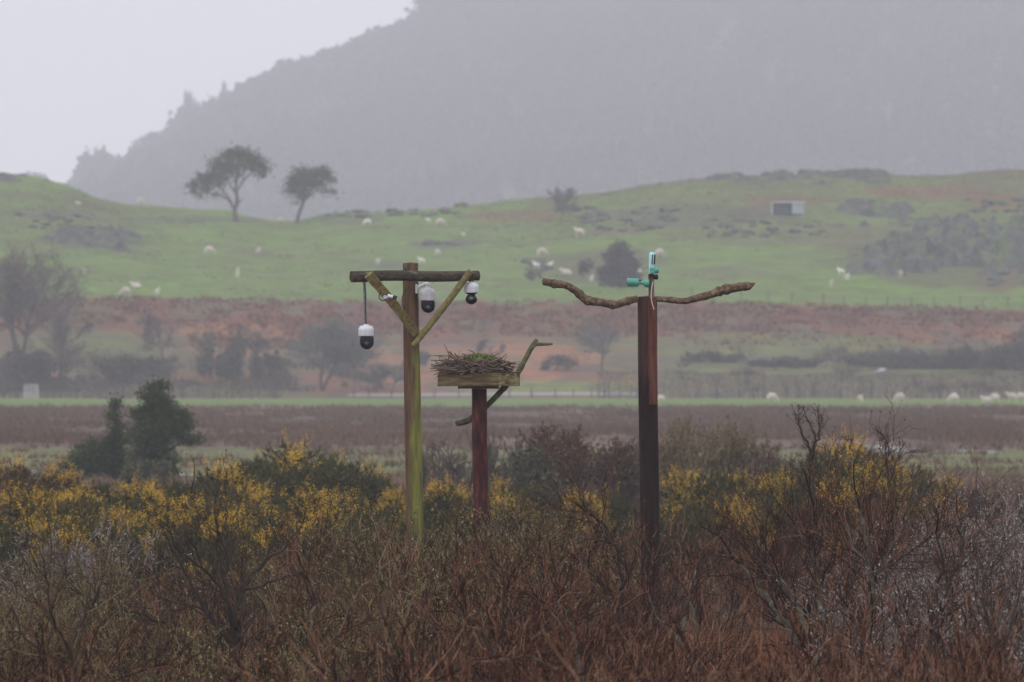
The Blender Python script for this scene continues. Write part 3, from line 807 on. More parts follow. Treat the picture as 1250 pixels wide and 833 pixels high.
limb_tree('bare_tree', (1140, 860), 97, [
    ([(1128, 880), (1135, 820), (1142, 780), (1146, 750)], 4.4, 3.4), ([(1146, 752), (1158, 715), (1172, 690), (1176, 665), (1174, 645)], 3.2, 1), ([(1143, 765), (1140, 720), (1150, 690), (1140, 650)], 2.4, .9), ([(1146, 757), (1170, 742), (1196, 728)], 2, .8)],
    'bare tree leaning right below the silver catkin willows', M_STEM_DARK, M_BARK_RED, 8, tw_r=.0032, twigscale=.9, dn=1.2)
limb_tree('bare_tree', (750, 860), 103, [
    ([(748, 880), (752, 800), (756, 745)], 3.4, 2.8), ([(756, 748), (760, 710), (752, 670), (735, 640), (715, 625)], 2.4, .8), ([(756, 742), (742, 722), (722, 700), (704, 682)], 2.2, .8), ([(752, 664), (738, 660), (718, 658)], 1.5, .6), ([(757, 720), (768, 700), (775, 680)], 1.5, .6)],
    'thin bare tree with arching tips just left of the tall perch post', M_STEM_DARK, M_BARK_RED, 9)
limb_tree('bare_tree', (700, 860), 88, [
    ([(722, 880), (712, 835), (700, 790)], 3.6, 3), ([(702, 795), (688, 765), (668, 742), (650, 730)], 2.6, .9), ([(702, 792), (698, 765), (686, 740), (682, 735)], 2.2, .9), ([(712, 835), (690, 820), (660, 806), (620, 792)], 2.2, .8)],
    'pale-barked broken bare tree low in the centre scrub', M_STEM, M_BARK_RED, 10)
limb_tree('bare_tree', (480, 860), 91, [
    ([(480, 880), (476, 820), (472, 782)], 3.6, 3), ([(472, 784), (455, 765), (432, 755), (420, 735)], 2.4, .8), ([(472, 780), (466, 750), (470, 715), (462, 690)], 2.4, .8), ([(473, 778), (484, 750), (480, 722)], 1.8, .7)],
    'small forked bare tree in the scrub below the mossy post', M_STEM, M_BARK_OLIVE, 12)
limb_tree('bare_tree', (90, 860), 84, [
    ([(95, 880), (92, 830), (84, 790)], 3.4, 2.6), ([(84, 792), (70, 765), (60, 735), (58, 705)], 2.0, .7), ([(86, 790), (96, 760), (112, 735), (118, 705)], 2.0, .7), ([(90, 812), (60, 800), (30, 778), (12, 770)], 2.0, .7)],
    'small dark bare tree in the bottom left corner scrub', M_STEM_DARK, M_BARK_OLIVE, 15)
limb_tree('bare_tree', (600, 860), 86, [
    ([(596, 880), (598, 835), (604, 800)], 3.2, 2.6), ([(604, 802), (590, 778), (572, 760), (566, 735)], 1.9, .7), ([(604, 800), (614, 770), (612, 740), (620, 716)], 2.0, .7), ([(600, 820), (622, 806), (640, 790), (652, 762)], 1.8, .7)],
    'bare tree with three rising limbs low below the nest post', M_STEM_DARK, M_BARK_RED, 16)
limb_tree('bare_tree', (850, 860), 92, [
    ([(858, 880), (850, 830), (842, 800)], 3.4, 2.8), ([(842, 802), (822, 772), (800, 752), (790, 722)], 2.2, .7), ([(843, 800), (850, 765), (842, 730), (850, 698)], 2.2, .7), ([(848, 820), (872, 800), (884, 770)], 1.8, .7)],
    'lichened bare tree just right of the foot of the perch post', M_STEM, M_BARK_RED, 17)
limb_tree('bare_tree', (1215, 860), 90, [
    ([(1212, 880), (1216, 830), (1222, 790)], 3.4, 2.8), ([(1222, 792), (1208, 765), (1200, 730), (1204, 700)], 2.2, .7), ([(1222, 792), (1238, 760), (1244, 720)], 2.2, .7)],
    'bare tree in the bottom right corner scrub', M_STEM_DARK, M_BARK_GREY, 18)
limb_tree('bare_tree', (395, 860), 88, [
    ([(398, 880), (396, 835), (388, 800)], 3.0, 2.4), ([(388, 802), (378, 770), (384, 735), (378, 710)], 2.0, .7), ([(390, 802), (408, 778), (424, 768)], 1.7, .7)],
    'slim bare tree between the dark spreading tree and the mossy post', M_STEM, M_BARK_RED, 19)
limb_tree('bare_tree', (1000, 860), 150, [
    ([(1008, 760), (1004, 680), (994, 610), (990, 570)], 2.4, 1.6), ([(990, 575), (988, 545), (978, 528), (975, 515)], 1.5, .7), ([(990, 572), (993, 545), (1000, 530), (998, 508)], 1.5, .7), ([(989, 552), (996, 535), (985, 512)], 1.1, .6)],
    'tall scraggly bare sapling rising above the dark gorse', M_STEM_DARK, M_STEM_DARK, 13, tw_r=.0045, twigscale=.38)
limb_tree('bare_tree', (1090, 860), 150, [
    ([(1098, 760), (1094, 660), (1085, 590), (1082, 562)], 1.8, 1.2), ([(1082, 565), (1084, 548), (1080, 535)], 1, .6), ([(1086, 590), (1096, 566), (1100, 552)], 1, .6)],
    'thin bare sapling poking above the brightest gorse on the right', M_STEM_DARK, M_STEM_DARK, 14, tw_r=.006, twigscale=.35)

# ---- mid-ground shrubs behind the gorse
def twig_mound(name, px, py, Y, wpx, label, m, seed, dens=1.0, tr=.009, group=None, stem=M_STEM_DARK, budm=None, nb=2, cat='shrub', ground=None, upright=.0):
    rg = np.random.default_rng(seed)
    b = on_flat(px, Y) if ground is None else ground
    Yb = b[1]
    H = CAMZ + (HOR - py) * K * Yb - b[2]; Wd = wpx * K * Yb / 2
    root = empty(name, b); tag(root, label, cat, group)
    roots = []
    for i in range(int(9 * dens) + 2):
        a = rg.uniform(0, 2 * math.pi); f = rg.uniform(.1, 1)
        d = norm(np.array([math.cos(a) * Wd * f, math.sin(a) * Wd * f, H * rg.uniform(.7, 1) * (1.15 - .35 * f)]))
        roots.append((np.array([math.cos(a) * .2 * Wd, math.sin(a) * .2 * Wd, -.05]), d, math.hypot(Wd * f, H) * .62, H * .017))
    sp = [dict(K=7, wander=.13, up=.02 + upright, taper=.5, n=9, t0=.2, ang=(.35, 1.0), len=(.35, .6), rr=.6, rmin=tr * 1.2),
          dict(K=5, wander=.16, up=.03 + upright, taper=.5, n=6, t0=.1, ang=(.35, 1.0), len=(.4, .65), rr=.65, rmin=tr),
          dict(K=4, wander=.16, up=.03 + upright, taper=.6, n=4, t0=.1, ang=(.3, .9), len=(.4, .7), rr=.7, rmin=tr * .8),
          dict(K=3, wander=.1, up=.05, taper=.6)]
    if cat == 'tree':
        lean_ = rg.uniform(-.12, .12)
        roots = [(np.array([0, 0, -.1]), norm(np.array([lean_, 0, 1.0])), H * .62, H * .028)]
        if dens > 1.5: roots.append((np.array([.06, 0, -.1]), norm(np.array([.35, 0, 1.0])), H * .6, H * .022))
        sp = [dict(K=7, wander=.10, up=.02, taper=.4, n=11 + 3 * dens, t0=.38, ang=(.45, 1.25), len=(.6, .95), rr=.55, rmin=tr * 2, lift=.1),
              dict(K=6, wander=.2, up=.02, taper=.5, n=8, t0=.2, ang=(.4, 1.1), len=(.35, .6), rr=.6, rmin=tr * 1.3, lift=.05),
              dict(K=5, wander=.2, up=.02, taper=.5, n=6, t0=.1, ang=(.4, 1.1), len=(.4, .7), rr=.6, rmin=tr, lift=.05),
              dict(K=4, wander=.2, up=.02, taper=.6, n=4, t0=.1, ang=(.3, 1.0), len=(.4, .7), rr=.7, rmin=tr * .7, lift=.05),
              dict(K=3, wander=.1, up=.03, taper=.6)]
    lv = grow(rg, roots, sp)
    if cat == 'tree': lv = [lv[0], lv[1], lv[2] + lv[3], lv[4]] if H > 2 else lv
    # fit the crown to the height seen
    zz = max(p[:, 2].max() for p, r in lv[2]); f = H / zz
    ww = np.quantile(np.abs(np.array([p[-1, 0] for p, r in lv[3]])), .96); g = Wd / ww
    lv = [[(p * np.array([g, g, f]), r) for p, r in L] for L in lv]
    a = MB(); tubes(a, lv[0], 5); a.build('trunk' if cat == 'tree' else 'stems', stem, root)
    c = MB(); tubes(c, [q for L_ in lv[1:] for q in L_], 3)
    c.build('crown' if cat == 'tree' else 'twigs', m, root)
    if budm:
        C = np.concatenate([p[1:] for p, r in lv[3]]); C = C[rg.random(len(C)) < .5 * nb]
        d = MB(); leaves(d, C + rg.normal(0, .02, C.shape), tr * 7, rg, .7); d.build('leaves' if nb > 1 else 'buds', budm, root)
    return root
M_BLACKTHORN = mat("blackthorn_twigs", [(.2, (.035, .03, .028)), (.6, (.075, .06, .053)), (.85, (.13, .11, .09))], nscale=3, island=.4)
M_RUSTLEAF = mat("rusty_dead_leaves", [(.2, (.055, .03, .024)), (.55, (.11, .062, .042)), (.85, (.18, .12, .06))], nscale=2, island=.4)
M_PALETWIG = mat("pale_tan_twigs", [(.2, (.10, .08, .055)), (.55, (.20, .165, .11)), (.85, (.32, .27, .18))], nscale=2, island=.4)
M_LICHENLEAF = mat("dull_olive_leaves", [(.2, (.04, .045, .028)), (.55, (.085, .085, .05)), (.85, (.15, .14, .08))], nscale=2, island=.4)
twig_mound('blackthorn_bush', 545, 516, 226, 110, 'gnarled dark blackthorn bush seen between the mossy post and the nest post', M_BLACKTHORN, 31, .55, .012)
twig_mound('blackthorn_bush', 612, 526, 232, 70, 'small dark blackthorn bush just right of the nest post', M_BLACKTHORN, 32, .6, .012)
twig_mound('hawthorn_bush', 690, 521, 236, 110, 'rust-tinged bushy hawthorn between nest post and perch post', M_RUSTLEAF, 33, 1.2, .012, budm=M_RUSTLEAF, nb=2)
twig_mound('hawthorn_bush', 645, 545, 220, 70, 'low dull brown hawthorn bush right of the nest post', M_BLACKTHORN, 34, 1.0, .012, budm=M_LICHENLEAF, nb=2)
twig_mound('hawthorn_bush', 748, 535, 224, 80, 'brown hawthorn bush touching the left side of the perch post', M_BLACKTHORN, 35, 1.1, .012, budm=M_RUSTLEAF, nb=2)
twig_mound('willow_shrub', 838, 508, 230, 90, 'pale tan feathery willow just right of the perch post', M_PALETWIG, 36, 1.3, .010, budm=M_PALETWIG, nb=1, upright=.04)
twig_mound('willow_shrub', 893, 512, 232, 90, 'second pale tan feathery willow, farther right of the perch post', M_PALETWIG, 37, 1.3, .010, budm=M_PALETWIG, nb=1, upright=.04)
twig_mound('willow_shrub', 945, 545, 222, 60, 'low greyish willow left of the scraggly sapling', M_BARK_GREY, 38, 1.0, .010, upright=.04)
twig_mound('willow_shrub', 1190, 584, 190, 90, 'wispy bare willow rising against the wet field at right', M_BLACKTHORN, 39, .8, .008, upright=.06)
twig_mound('willow_shrub', 1245, 590, 180, 90, 'wispy grey willow at the right edge of the picture', M_BARK_GREY, 40, 1.0, .008, upright=.06)
twig_mound('hawthorn_bush', 178, 560, 290, 60, 'small greyish bush under the two dark evergreens', M_BARK_GREY, 41, .8, .014, budm=M_LICHENLEAF)

# ---- leafy trees built from limbs and leaf clumps
def leafy_tree(name, base, limbs, blobs, label, bark, leafm, seed, leaf=.12, n_per=900, group=None, cat='tree', Yd=None, clump=14, twr=.015, flat=.7, dscale=1.0, puff=1.0):
    """limbs: px polylines from base; blobs: (px,py,rx px, ry px, density). Depth comes from a roughly round crown."""
    rg = np.random.default_rng(seed)
    b = np.asarray(base); Y = b[1]; k = K * Y
    root = empty(name, b); tag(root, label, cat, group)
    a = MB()
    for li, (pts, r0, r1) in enumerate(limbs):
        dep = rg.uniform(-1, 1) * (0 if li == 0 else 1) * 14 * k * dscale
        W3 = np.array([P(x, y, Y) + np.array([0, dep * i / max(1, len(pts) - 1), 0]) for i, (x, y) in enumerate(pts)])
        W3 = catmull(W3, 4); n = len(W3)
        W3[1:-1] += rg.normal(0, k * .35, (n - 2, 3))
        tubes(a, [(W3 - b, np.linspace(r0 * k, r1 * k, n))], 7)
    C = []; tw = []
    for (x, y, rx, ry, dn) in blobs:
        c0 = P(x, y, Y) - b; c0[1] += rg.uniform(-1, 1) * 10 * k * dscale
        nc = max(3, int(n_per * dn * (rx * ry) / 400 / clump))
        d = rg.normal(size=(nc, 3)); d /= np.linalg.norm(d, axis=1, keepdims=True)
        cc = c0 + d * np.array([rx, (rx + ry) / 2, ry]) * k * (rg.random((nc, 1)) ** .45)
        for q in cc:
            m = clump
            C.append(q + rg.normal(size=(m, 3)) * np.array([1, 1, .7]) * k * rg.uniform(1.2, 3.8) * puff)
            st = c0 + rg.normal(size=3) * k * 1.5
            mid = (st + q) / 2 + rg.normal(size=3) * k * 1.2
            tw.append((np.array([st, mid, q]), np.array([twr * 1.5, twr, twr * .6])))
    C = np.concatenate(C)
    mb = MB(); leaves(mb, C, leaf, rg, flat)
    tubes(a, tw, 3)
    a.build('trunk', bark, root); mb.build('crown', leafm, root)
    return root
M_PINE = mat("dark_evergreen_leaves", [(.2, (.022, .03, .022)), (.5, (.045, .058, .038)), (.85, (.085, .095, .06))], nscale=.9, island=.35)
M_HTHORN = mat("hill_tree_leaves", [(.2, (.035, .04, .022)), (.5, (.07, .075, .04)), (.85, (.12, .11, .06))], nscale=.5, island=.35)
M_FBARK = mat("far_tree_bark", [(.3, (.06, .05, .042)), (.7, (.12, .10, .085))], nscale=2)

base = on_hill(288, 271)
leafy_tree('hawthorn_tree', base, [
    ([(288, 272), (287, 258), (290, 242)], 3.2, 2.4), ([(290, 243), (288, 225), (291, 208), (290, 190)], 2.2, 1), ([(290, 232), (302, 215), (312, 205), (318, 200)], 1.4, .6),
    ([(286, 256), (278, 240), (266, 226), (258, 215)], 1.5, .7), ([(284, 250), (272, 240), (256, 236), (240, 232)], 1.2, .5), ([(290, 240), (278, 222), (270, 208), (266, 198)], 1.2, .5), ([(290, 248), (297, 243)], 1, .5)],
    [(290, 187, 15, 6, 1.5), (276, 190, 7, 7, 1.0), (308, 194, 12, 7, 1.3), (320, 204, 7, 9, 1.2), (300, 205, 9, 5, .7), (317, 214, 6, 4, .8), (264, 199, 7, 8, 1.2), (272, 207, 10, 7, .9), (284, 205, 8, 8, .8), (258, 214, 8, 7, 1.0), (248, 218, 8, 6, 1.1), (240, 226, 7, 6, 1.1),
     (236, 233, 6, 4, 1), (252, 228, 9, 5, .9), (268, 218, 9, 7, .8), (278, 216, 7, 6, .6), (246, 241, 6, 2, .9), (262, 238, 9, 3, .7), (292, 215, 6, 6, .4), (303, 199, 7, 4, .6), (280, 198, 8, 6, .9), (296, 194, 10, 7, .9), (254, 222, 8, 6, .8), (312, 200, 8, 6, .9), (266, 226, 8, 5, .6)],
    'large windswept tree with broad open crown, left of the two on the hilltop', M_FBARK, M_HTHORN, 61, leaf=.36, n_per=1700, twr=.035, puff=1.7)
base = on_hill(364, 273)
leafy_tree('hawthorn_tree', base, [
    ([(362, 275), (366, 260), (371, 246)], 2.6, 2.1), ([(371, 247), (372, 232), (370, 218)], 1.8, .8), ([(371, 246), (380, 232), (392, 222), (400, 216)], 1.5, .6), ([(370, 246), (360, 232), (355, 222)], 1.3, .5), ([(374, 242), (386, 234), (400, 234), (412, 233)], .9, .4)],
    [(368, 212, 13, 8, 1.3), (360, 222, 12, 10, 1.3), (374, 224, 12, 10, 1.4), (384, 214, 12, 9, 1.4), (396, 212, 11, 8, 1.4), (403, 220, 7, 5, 1.1), (356, 232, 8, 7, 1.1), (370, 238, 9, 6, 1.0), (388, 226, 10, 6, 1.0), (395, 233, 10, 3, .5), (406, 234, 8, 2, .35), (366, 245, 6, 4, .6)],
    'smaller bushy tree leaning right, right of the two on the hilltop', M_FBARK, M_HTHORN, 62, leaf=.34, n_per=1500, twr=.03, puff=1.7)
leafy_tree('evergreen_tree', on_flat(191, 300), [
    ([(194, 592), (193, 570), (192, 540)], 5, 4), ([(192, 545), (188, 515), (186, 490), (190, 470)], 3, 1.2), ([(193, 548), (208, 530), (220, 515)], 2.4, 1), ([(193, 558), (212, 545), (232, 538)], 1.8, .8), ([(192, 550), (178, 535), (168, 520)], 2, .8)],
    [(186, 474, 9, 8, 1.1), (195, 470, 7, 7, .8), (184, 488, 12, 9, 1.2), (198, 486, 9, 9, 1.0), (203, 473, 4, 8, .6), (176, 506, 16, 11, 1.4), (194, 506, 16, 11, 1.4), (212, 506, 15, 10, 1.4), (224, 508, 10, 9, 1.2), (184, 522, 20, 11, 1.4), (206, 520, 18, 11, 1.4),
     (178, 538, 18, 10, 1.2), (198, 536, 18, 11, 1.3), (216, 530, 10, 9, 1), (228, 538, 13, 5, 1.2), (240, 536, 8, 5, 1.2), (186, 552, 14, 9, 1.1), (200, 552, 12, 9, 1.0), (170, 552, 12, 9, .8), (172, 480, 3, 6, .4), (192, 566, 14, 10, 1.0), (176, 564, 14, 11, 1.0), (208, 562, 12, 10, .9), (168, 575, 14, 10, .9), (184, 580, 16, 8, .9), (206, 576, 12, 8, .8), (164, 530, 9, 9, .8), (228, 520, 9, 8, .9), (196, 495, 18, 12, 1.1)],
    'bushy dark evergreen with ragged crown, right of the pair on the marsh', M_STEM_DARK, M_PINE, 63, leaf=.085, n_per=2000, twr=.012, puff=1.7)
leafy_tree('evergreen_tree', on_flat(142, 304), [
    ([(144, 592), (142, 560), (141, 520), (140, 495)], 3, 1.2), ([(142, 570), (120, 560), (100, 556)], 2, 1)],
    [(140, 494, 6, 9, 1.1), (139, 508, 8, 10, 1.2), (142, 524, 10, 10, 1.2), (138, 540, 14, 11, 1.3), (146, 556, 13, 12, 1.3), (126, 552, 15, 12, 1.3), (112, 548, 13, 12, 1.4), (100, 560, 14, 12, 1.4), (88, 570, 12, 9, 1.3), (112, 570, 18, 12, 1.4), (136, 572, 16, 12, 1.3), (154, 536, 6, 10, .7), (155, 574, 10, 9, 1.1), (96, 546, 6, 6, .8)],
    'narrow-topped dark evergreen with bushy skirt, left of the pair on the marsh', M_STEM_DARK, M_PINE, 64, leaf=.085, n_per=1900, twr=.012, puff=1.7)
# dark thorn on the pasture behind the perch
base = on_hill(757, 350)
leafy_tree('hawthorn_tree', base, [([(757, 352), (756, 335), (758, 315)], 2.4, 1.2), ([(757, 335), (745, 322)], 1.4, .6), ([(757, 330), (770, 318)], 1.2, .6)],
    [(757, 300, 9, 8, 1.1), (762, 310, 13, 8, 1.2), (748, 312, 12, 10, 1.3), (755, 324, 20, 10, 1.5), (770, 322, 12, 11, 1.3), (742, 334, 14, 11, 1.4), (757, 338, 22, 10, 1.5), (774, 337, 12, 9, 1.3), (765, 346, 16, 6, 1.1), (745, 345, 14, 6, 1.1), (716, 325, 9, 8, 1.1), (712, 330, 10, 5, .8)],
    'dense dark thorn tree on the pasture just left of the green camera', M_FBARK, mat("dusky_thorn_leaves", [(.2, (.03, .028, .03)), (.6, (.06, .055, .05)), (.85, (.09, .08, .07))], nscale=.5, island=.3), 65, leaf=.3, n_per=1500, twr=.03)

# ---- bare trees and bushes over the bank
M_FTWIG = mat("far_bare_twigs", [(.2, (.06, .046, .04)), (.6, (.13, .098, .084)), (.85, (.20, .16, .14))], nscale=1, island=.4)
M_FTWIG_G = mat("far_grey_twigs", [(.2, (.065, .065, .06)), (.6, (.12, .12, .11)), (.85, (.19, .19, .17))], nscale=1, island=.4)
M_FBUSH = mat("far_dark_bush_leaves", [(.2, (.038, .034, .028)), (.6, (.085, .070, .056)), (.85, (.15, .12, .09))], nscale=.6, island=.3)
for (px, by, ty, w, sd_, dn, m, lab) in (
    (22, 445, 290, 150, 71, 1.6, M_FTWIG, 'big spreading bare tree at the far left edge of the bank'),
    (72, 470, 372, 90, 72, 1.1, M_FTWIG, 'low bare tree right beside the big one at the left edge'),
    (200, 448, 374, 60, 73, .9, M_FTWIG, 'slim bare tree with dark trunk alone on the left bank'),
    (393, 489, 380, 124, 74, 2.6, M_FTWIG_G, 'big rounded grey bare tree left of the mossy post'),
    (312, 455, 393, 50, 75, .7, M_FTWIG, 'thin bare tree amid the bushes left of the rounded grey tree'),
    (249, 455, 398, 40, 76, .7, M_FTWIG, 'small bare tree left of the dark bush cluster on the bank'),
    (735, 452, 390, 62, 77, 1.0, M_FTWIG_G, 'faint bare tree on the bank between nest perch and tall perch post'),
    (684, 274, 227, 42, 78, .9, M_FTWIG_G, 'pale bare tree alone near the hilltop ridge'),
    (1262, 446, 400, 70, 79, 1.0, M_FTWIG, 'bare tree reaching in from the right edge of the bank'),
    (480, 489, 445, 60, 80, .8, M_FTWIG_G, 'small grey bare tree right behind the mossy post')):
    g = on_hill(px, by); twig_mound('bare_tree', px, ty, None, w, lab, m, sd_, dn, .03, ground=g, stem=M_FBARK, cat='tree', group='bare trees on the bank')
def far_bush(px, by, ty, w, lab, m, seed, group='bushes on the bank', name='thorn_bush'):
    g = on_hill(px, by)
    h = by - ty
    rg = np.random.default_rng(seed)
    bl = []
    for i in range(max(5, int(w / 5))):
        fx = rg.uniform(-.85, .85); hh = h * math.sqrt(1 - fx * fx * .8)
        bl.append((px + fx * w / 2 * 1.1, by - hh * rg.uniform(.15, .8), max(4, w * .16), max(4, hh * .34), .75))
    return leafy_tree(name, g, [([(px, by + 2), (px + 1, by - h * .5)], 1.6, .8), ([(px, by - h * .2), (px + w * .2, by - h * .6)], 1, .5)], bl, lab, M_FBARK, m, seed, leaf=.26, n_per=1500, group=group, cat='bush', twr=.025)
for i, (px, by, ty, w, lab) in enumerate((
    (28, 478, 425, 80, 'dark bush under the big bare tree at the left edge'),
    (84, 478, 448, 40, 'small bush right of the dark bush at the left edge'),
    (160, 468, 433, 84, 'long low dark bush left of the slim bare tree trunk'),
    (258, 464, 412, 40, 'left bush of the dark cluster on the bank'),
    (292, 464, 402, 44, 'tallest middle bush of the dark cluster on the bank'),
    (328, 466, 418, 44, 'right bush of the dark cluster on the bank'),
    (598, 432, 415, 30, 'small round blue-green bush just above the nest'),
    (505, 455, 428, 40, 'dark bush right behind the mossy post'),
    (1060, 448, 431, 70, 'low dark bush left of the long thicket on the right bank'),
    (1120, 450, 427, 80, 'left bush of the dark thicket on the right bank'),
    (1180, 450, 424, 80, 'middle bush of the dark thicket on the right bank'),
    (1238, 452, 418, 76, 'right bush of the dark thicket on the right bank'),
    (960, 448, 434, 90, 'flat dark bush on the bank right of the perch post'),
    (870, 442, 430, 70, 'low dull bush on the bank just right of the perch post'),
    (680, 452, 434, 50, 'low dark bush right of the nest branch tip'),
    (650, 343, 327, 16, 'tiny thorn bush by the rocks left of the perch branch'))):
    far_bush(px, by, ty, w, lab, M_FBUSH, 300 + i)

# hedges along the field edge
def hedge(u0, u1, Y, h, label, seed):
    rg = np.random.default_rng(seed)
    x0, x1 = (u0 - 625) * K * Y, (u1 - 625) * K * Y
    cx = (x0 + x1) / 2
    o = np.array([cx, Y, 0.0]); root = empty('hedge', o); tag(root, label, 'hedge', 'field hedges')
    n = int((x1 - x0) * 5); lines = []
    for i in range(n):
        x = rg.uniform(x0, x1) - cx; y = rg.uniform(-.6, .6)
        hh = h * rg.uniform(.75, 1.08) * (.9 + .2 * vnoise(x / 2.5, 0, seed))
        lines.append((np.array([[x, y, -.1], [x + rg.normal(0, .12), y, hh * .5], [x + rg.normal(0, .2), y, hh]]), np.array([.05, .035, .02])))
    a = MB(); tubes(a, lines, 3); a.build('stems', M_FBARK, root)
    m = int((x1 - x0) * 260)
    C = np.stack([rg.uniform(x0 - cx, x1 - cx, m), rg.uniform(-.8, .8, m), np.zeros(m)], 1)
    C[:, 2] = h * (1 - rg.random(m) ** 1.4 * .95) * (.86 + .28 * vnoise((C[:, 0]) / 2.2, C[:, 0] * 0, seed + 3))
    b = MB(); leaves(b, C, .22, rg, .3); b.build('twigs', M_HEDGE, root)
M_HEDGE = mat("hedge_twigs", [(.2, (.05, .042, .036)), (.5, (.10, .082, .068)), (.8, (.13, .13, .08))], nscale=.25, island=.35)
hedge(728, 1420, 951, 2.55, 'long clipped brown hedge behind the sheep at right', 1)
hedge(-160, 26, 951, 1.9, 'short hedge left of the pale field gate', 2)
hedge(49, 345, 951, 1.75, 'clipped hedge between the pale gate and the rounded grey tree', 3)

# ------------------------------------------------------------------ ground cover (uncountable)
def tufts(name, N_, ysamp, usamp, hgt, wid, blades, m, label, seed, zfun=terrain_z, keep=None, lean=.5):
    rg = np.random.default_rng(seed)
    Y = ysamp(rg, N_); u = usamp(rg, N_)
    X = (u - 625) * K * Y
    if keep is not None:
        k = keep(X, Y, rg); X, Y = X[k], Y[k]
    Z = zfun(X, Y); n = len(X)
    hs = hgt * rg.uniform(.5, 1.25, n)
    B = np.repeat(np.stack([X, Y, Z - .03], 1), blades, 0) + np.concatenate([rg.normal(0, hgt * .25, (n * blades, 2)), np.zeros((n * blades, 1))], 1)
    H = np.repeat(hs, blades) * rg.uniform(.6, 1.1, n * blades)
    tip = B + np.concatenate([rg.normal(0, lean, (n * blades, 2)) * H[:, None], H[:, None]], 1)
    a = rg.uniform(0, math.pi, n * blades); s = np.stack([np.cos(a), np.sin(a), a * 0], 1) * wid * .5
    mb = MB(); mb.add(np.stack([B - s, B + s, tip], 1).reshape(-1, 3), np.arange(n * blades * 3).reshape(-1, 3), False)
    o = mb.build(name, m); tag(o, label, 'ground cover', kind='stuff'); return o
M_BRACKEN = mat("dead_bracken", [(.2, (.075, .036, .03)), (.5, (.145, .070, .052)), (.8, (.24, .12, .075))], nscale=.12, island=.4)
M_ROUGH = mat("rough_hill_grass", [(.3, (.055, .060, .022)), (.5, (.085, .085, .035)), (.75, (.12, .10, .05))], nscale=.15, island=.4)
def rkeep(X, Y, rg):
    u = 625 + X / (Y * K); Z = terrain_z(X, Y); v = HOR - (Z - CAMZ) / (Y * K); b = np.interp(u, BU, BY)
    n = fbm(X / 7, Y / 9, 210)
    up = (u > 560) & (v < 292); lf = (u < 230) & (v > 232) & (v < 318); mid = (v < b - 2)
    return mid & (((up | lf) & (n > .45)) | (n > .62))
tufts('rough_grass', 22000, lambda r, n: r.uniform(1050, 1255, n), lambda r, n: r.uniform(-40, 1290, n), .17, .16, 4, M_ROUGH, 'rough olive grass tussocks over the upper hill', 7, keep=rkeep, lean=.8)
M_SCRUBT = mat("brown_bank_scrub", [(.25, (.045, .036, .03)), (.5, (.085, .065, .055)), (.75, (.13, .10, .08))], nscale=.12, island=.4)
def skeep(X, Y, rg):
    u = 625 + X / (Y * K); Z = terrain_z(X, Y); v = HOR - (Z - CAMZ) / (Y * K); n = fbm(X / 3.5, Y / 6, 220)
    return (((u < 470) & (v > 440)) & (n > .5)) | (((u > 830) & (v > 428)) & (n > .62))
tufts('bank_scrub', 9000, lambda r, n: r.uniform(961, 1010, n), lambda r, n: r.uniform(-40, 1290, n), 1.1, .10, 6, M_SCRUBT, 'low brown leafless scrub at the foot of the bank', 8, keep=skeep, lean=.35)
M_BRACKEN2 = mat("orange_bracken", [(.2, (.11, .05, .03)), (.5, (.21, .10, .06)), (.8, (.33, .18, .11))], nscale=.3, island=.5)
M_RUSH = mat("withered_rushes", [(.2, (.075, .045, .038)), (.5, (.14, .085, .068)), (.8, (.21, .15, .10))], nscale=.06, island=.4)
tufts('field_rushes', 4200, lambda r, n: r.uniform(335, 460, n), lambda r, n: r.uniform(-40, 1290, n), .34, .07, 5, M_RUSH, 'scattered rush tufts on the wet green strip', 9, keep=lambda X, Y, r: fbm(X / 2.5, Y / 12, 48) > .52)
M_DEADGRASS = mat("dead_marsh_grass", [(.2, (.09, .06, .04)), (.5, (.17, .12, .075)), (.8, (.28, .21, .13))], nscale=.4, island=.5)
def bkeep(X, Y, rg):
    u = 625 + X / (Y * K); Z = terrain_z(X, Y); v = HOR - (Z - CAMZ) / (Y * K); b = np.interp(u, BU, BY)
    k = (v > b + 1) & (v < b + 62 + 40 * (fbm(X / 6, Y / 8, 5) - .5))
    k &= (fbm(X / 3, Y / 4, 71, 3) + .25 * rg.random(len(X))) > .56
    k &= ~((u > 820) & (v > b + 38) & (rg.random(len(X)) < .7)); k &= ~((u < 230) & (v > b + 34)); k &= ~((u > 400) & (u < 830) & (v > b + 45))
    return k
tufts('dead_bracken', 24000, lambda r, n: r.uniform(962, 1062, n), lambda r, n: r.uniform(-40, 1290, n), .55, .14, 4, M_BRACKEN, 'reddish dead bracken along the top of the bank', 1, keep=bkeep, lean=.7)
tufts('withered_rushes', 30000, lambda r, n: np.clip(r.uniform(470, 790, n) + r.normal(0, 16, n), 425, 850), lambda r, n: r.uniform(-40, 1290, n), .42, .09, 4, M_RUSH, 'brown withered rushes covering the far marsh', 2,
      keep=lambda X, Y, r: fbm(X / 5, Y / 22, 8) + .3 * (fbm(X / 1.2, Y / 6, 9) - .5) + .1 * r.random(len(X)) > .50)
tufts('marsh_grass', 26000, lambda r, n: 127 + 215 * r.random(n) ** 1.5, lambda r, n: r.uniform(-60, 1310, n), .55, .018, 9, M_DEADGRASS, 'dead straw-coloured grass between the bushes', 3,
      keep=lambda X, Y, r: fbm(X / 1.8, Y / 4, 18) > .5, lean=.35)
tufts('orange_bracken', 9000, lambda r, n: r.uniform(126, 185, n), lambda r, n: r.uniform(-60, 1310, n), .7, .04, 9, M_BRACKEN2, 'orange-brown dead bracken on the ground under the scrub', 4,
      keep=lambda X, Y, r: (fbm(X / 2, Y / 5, 28) > .46), lean=.6)

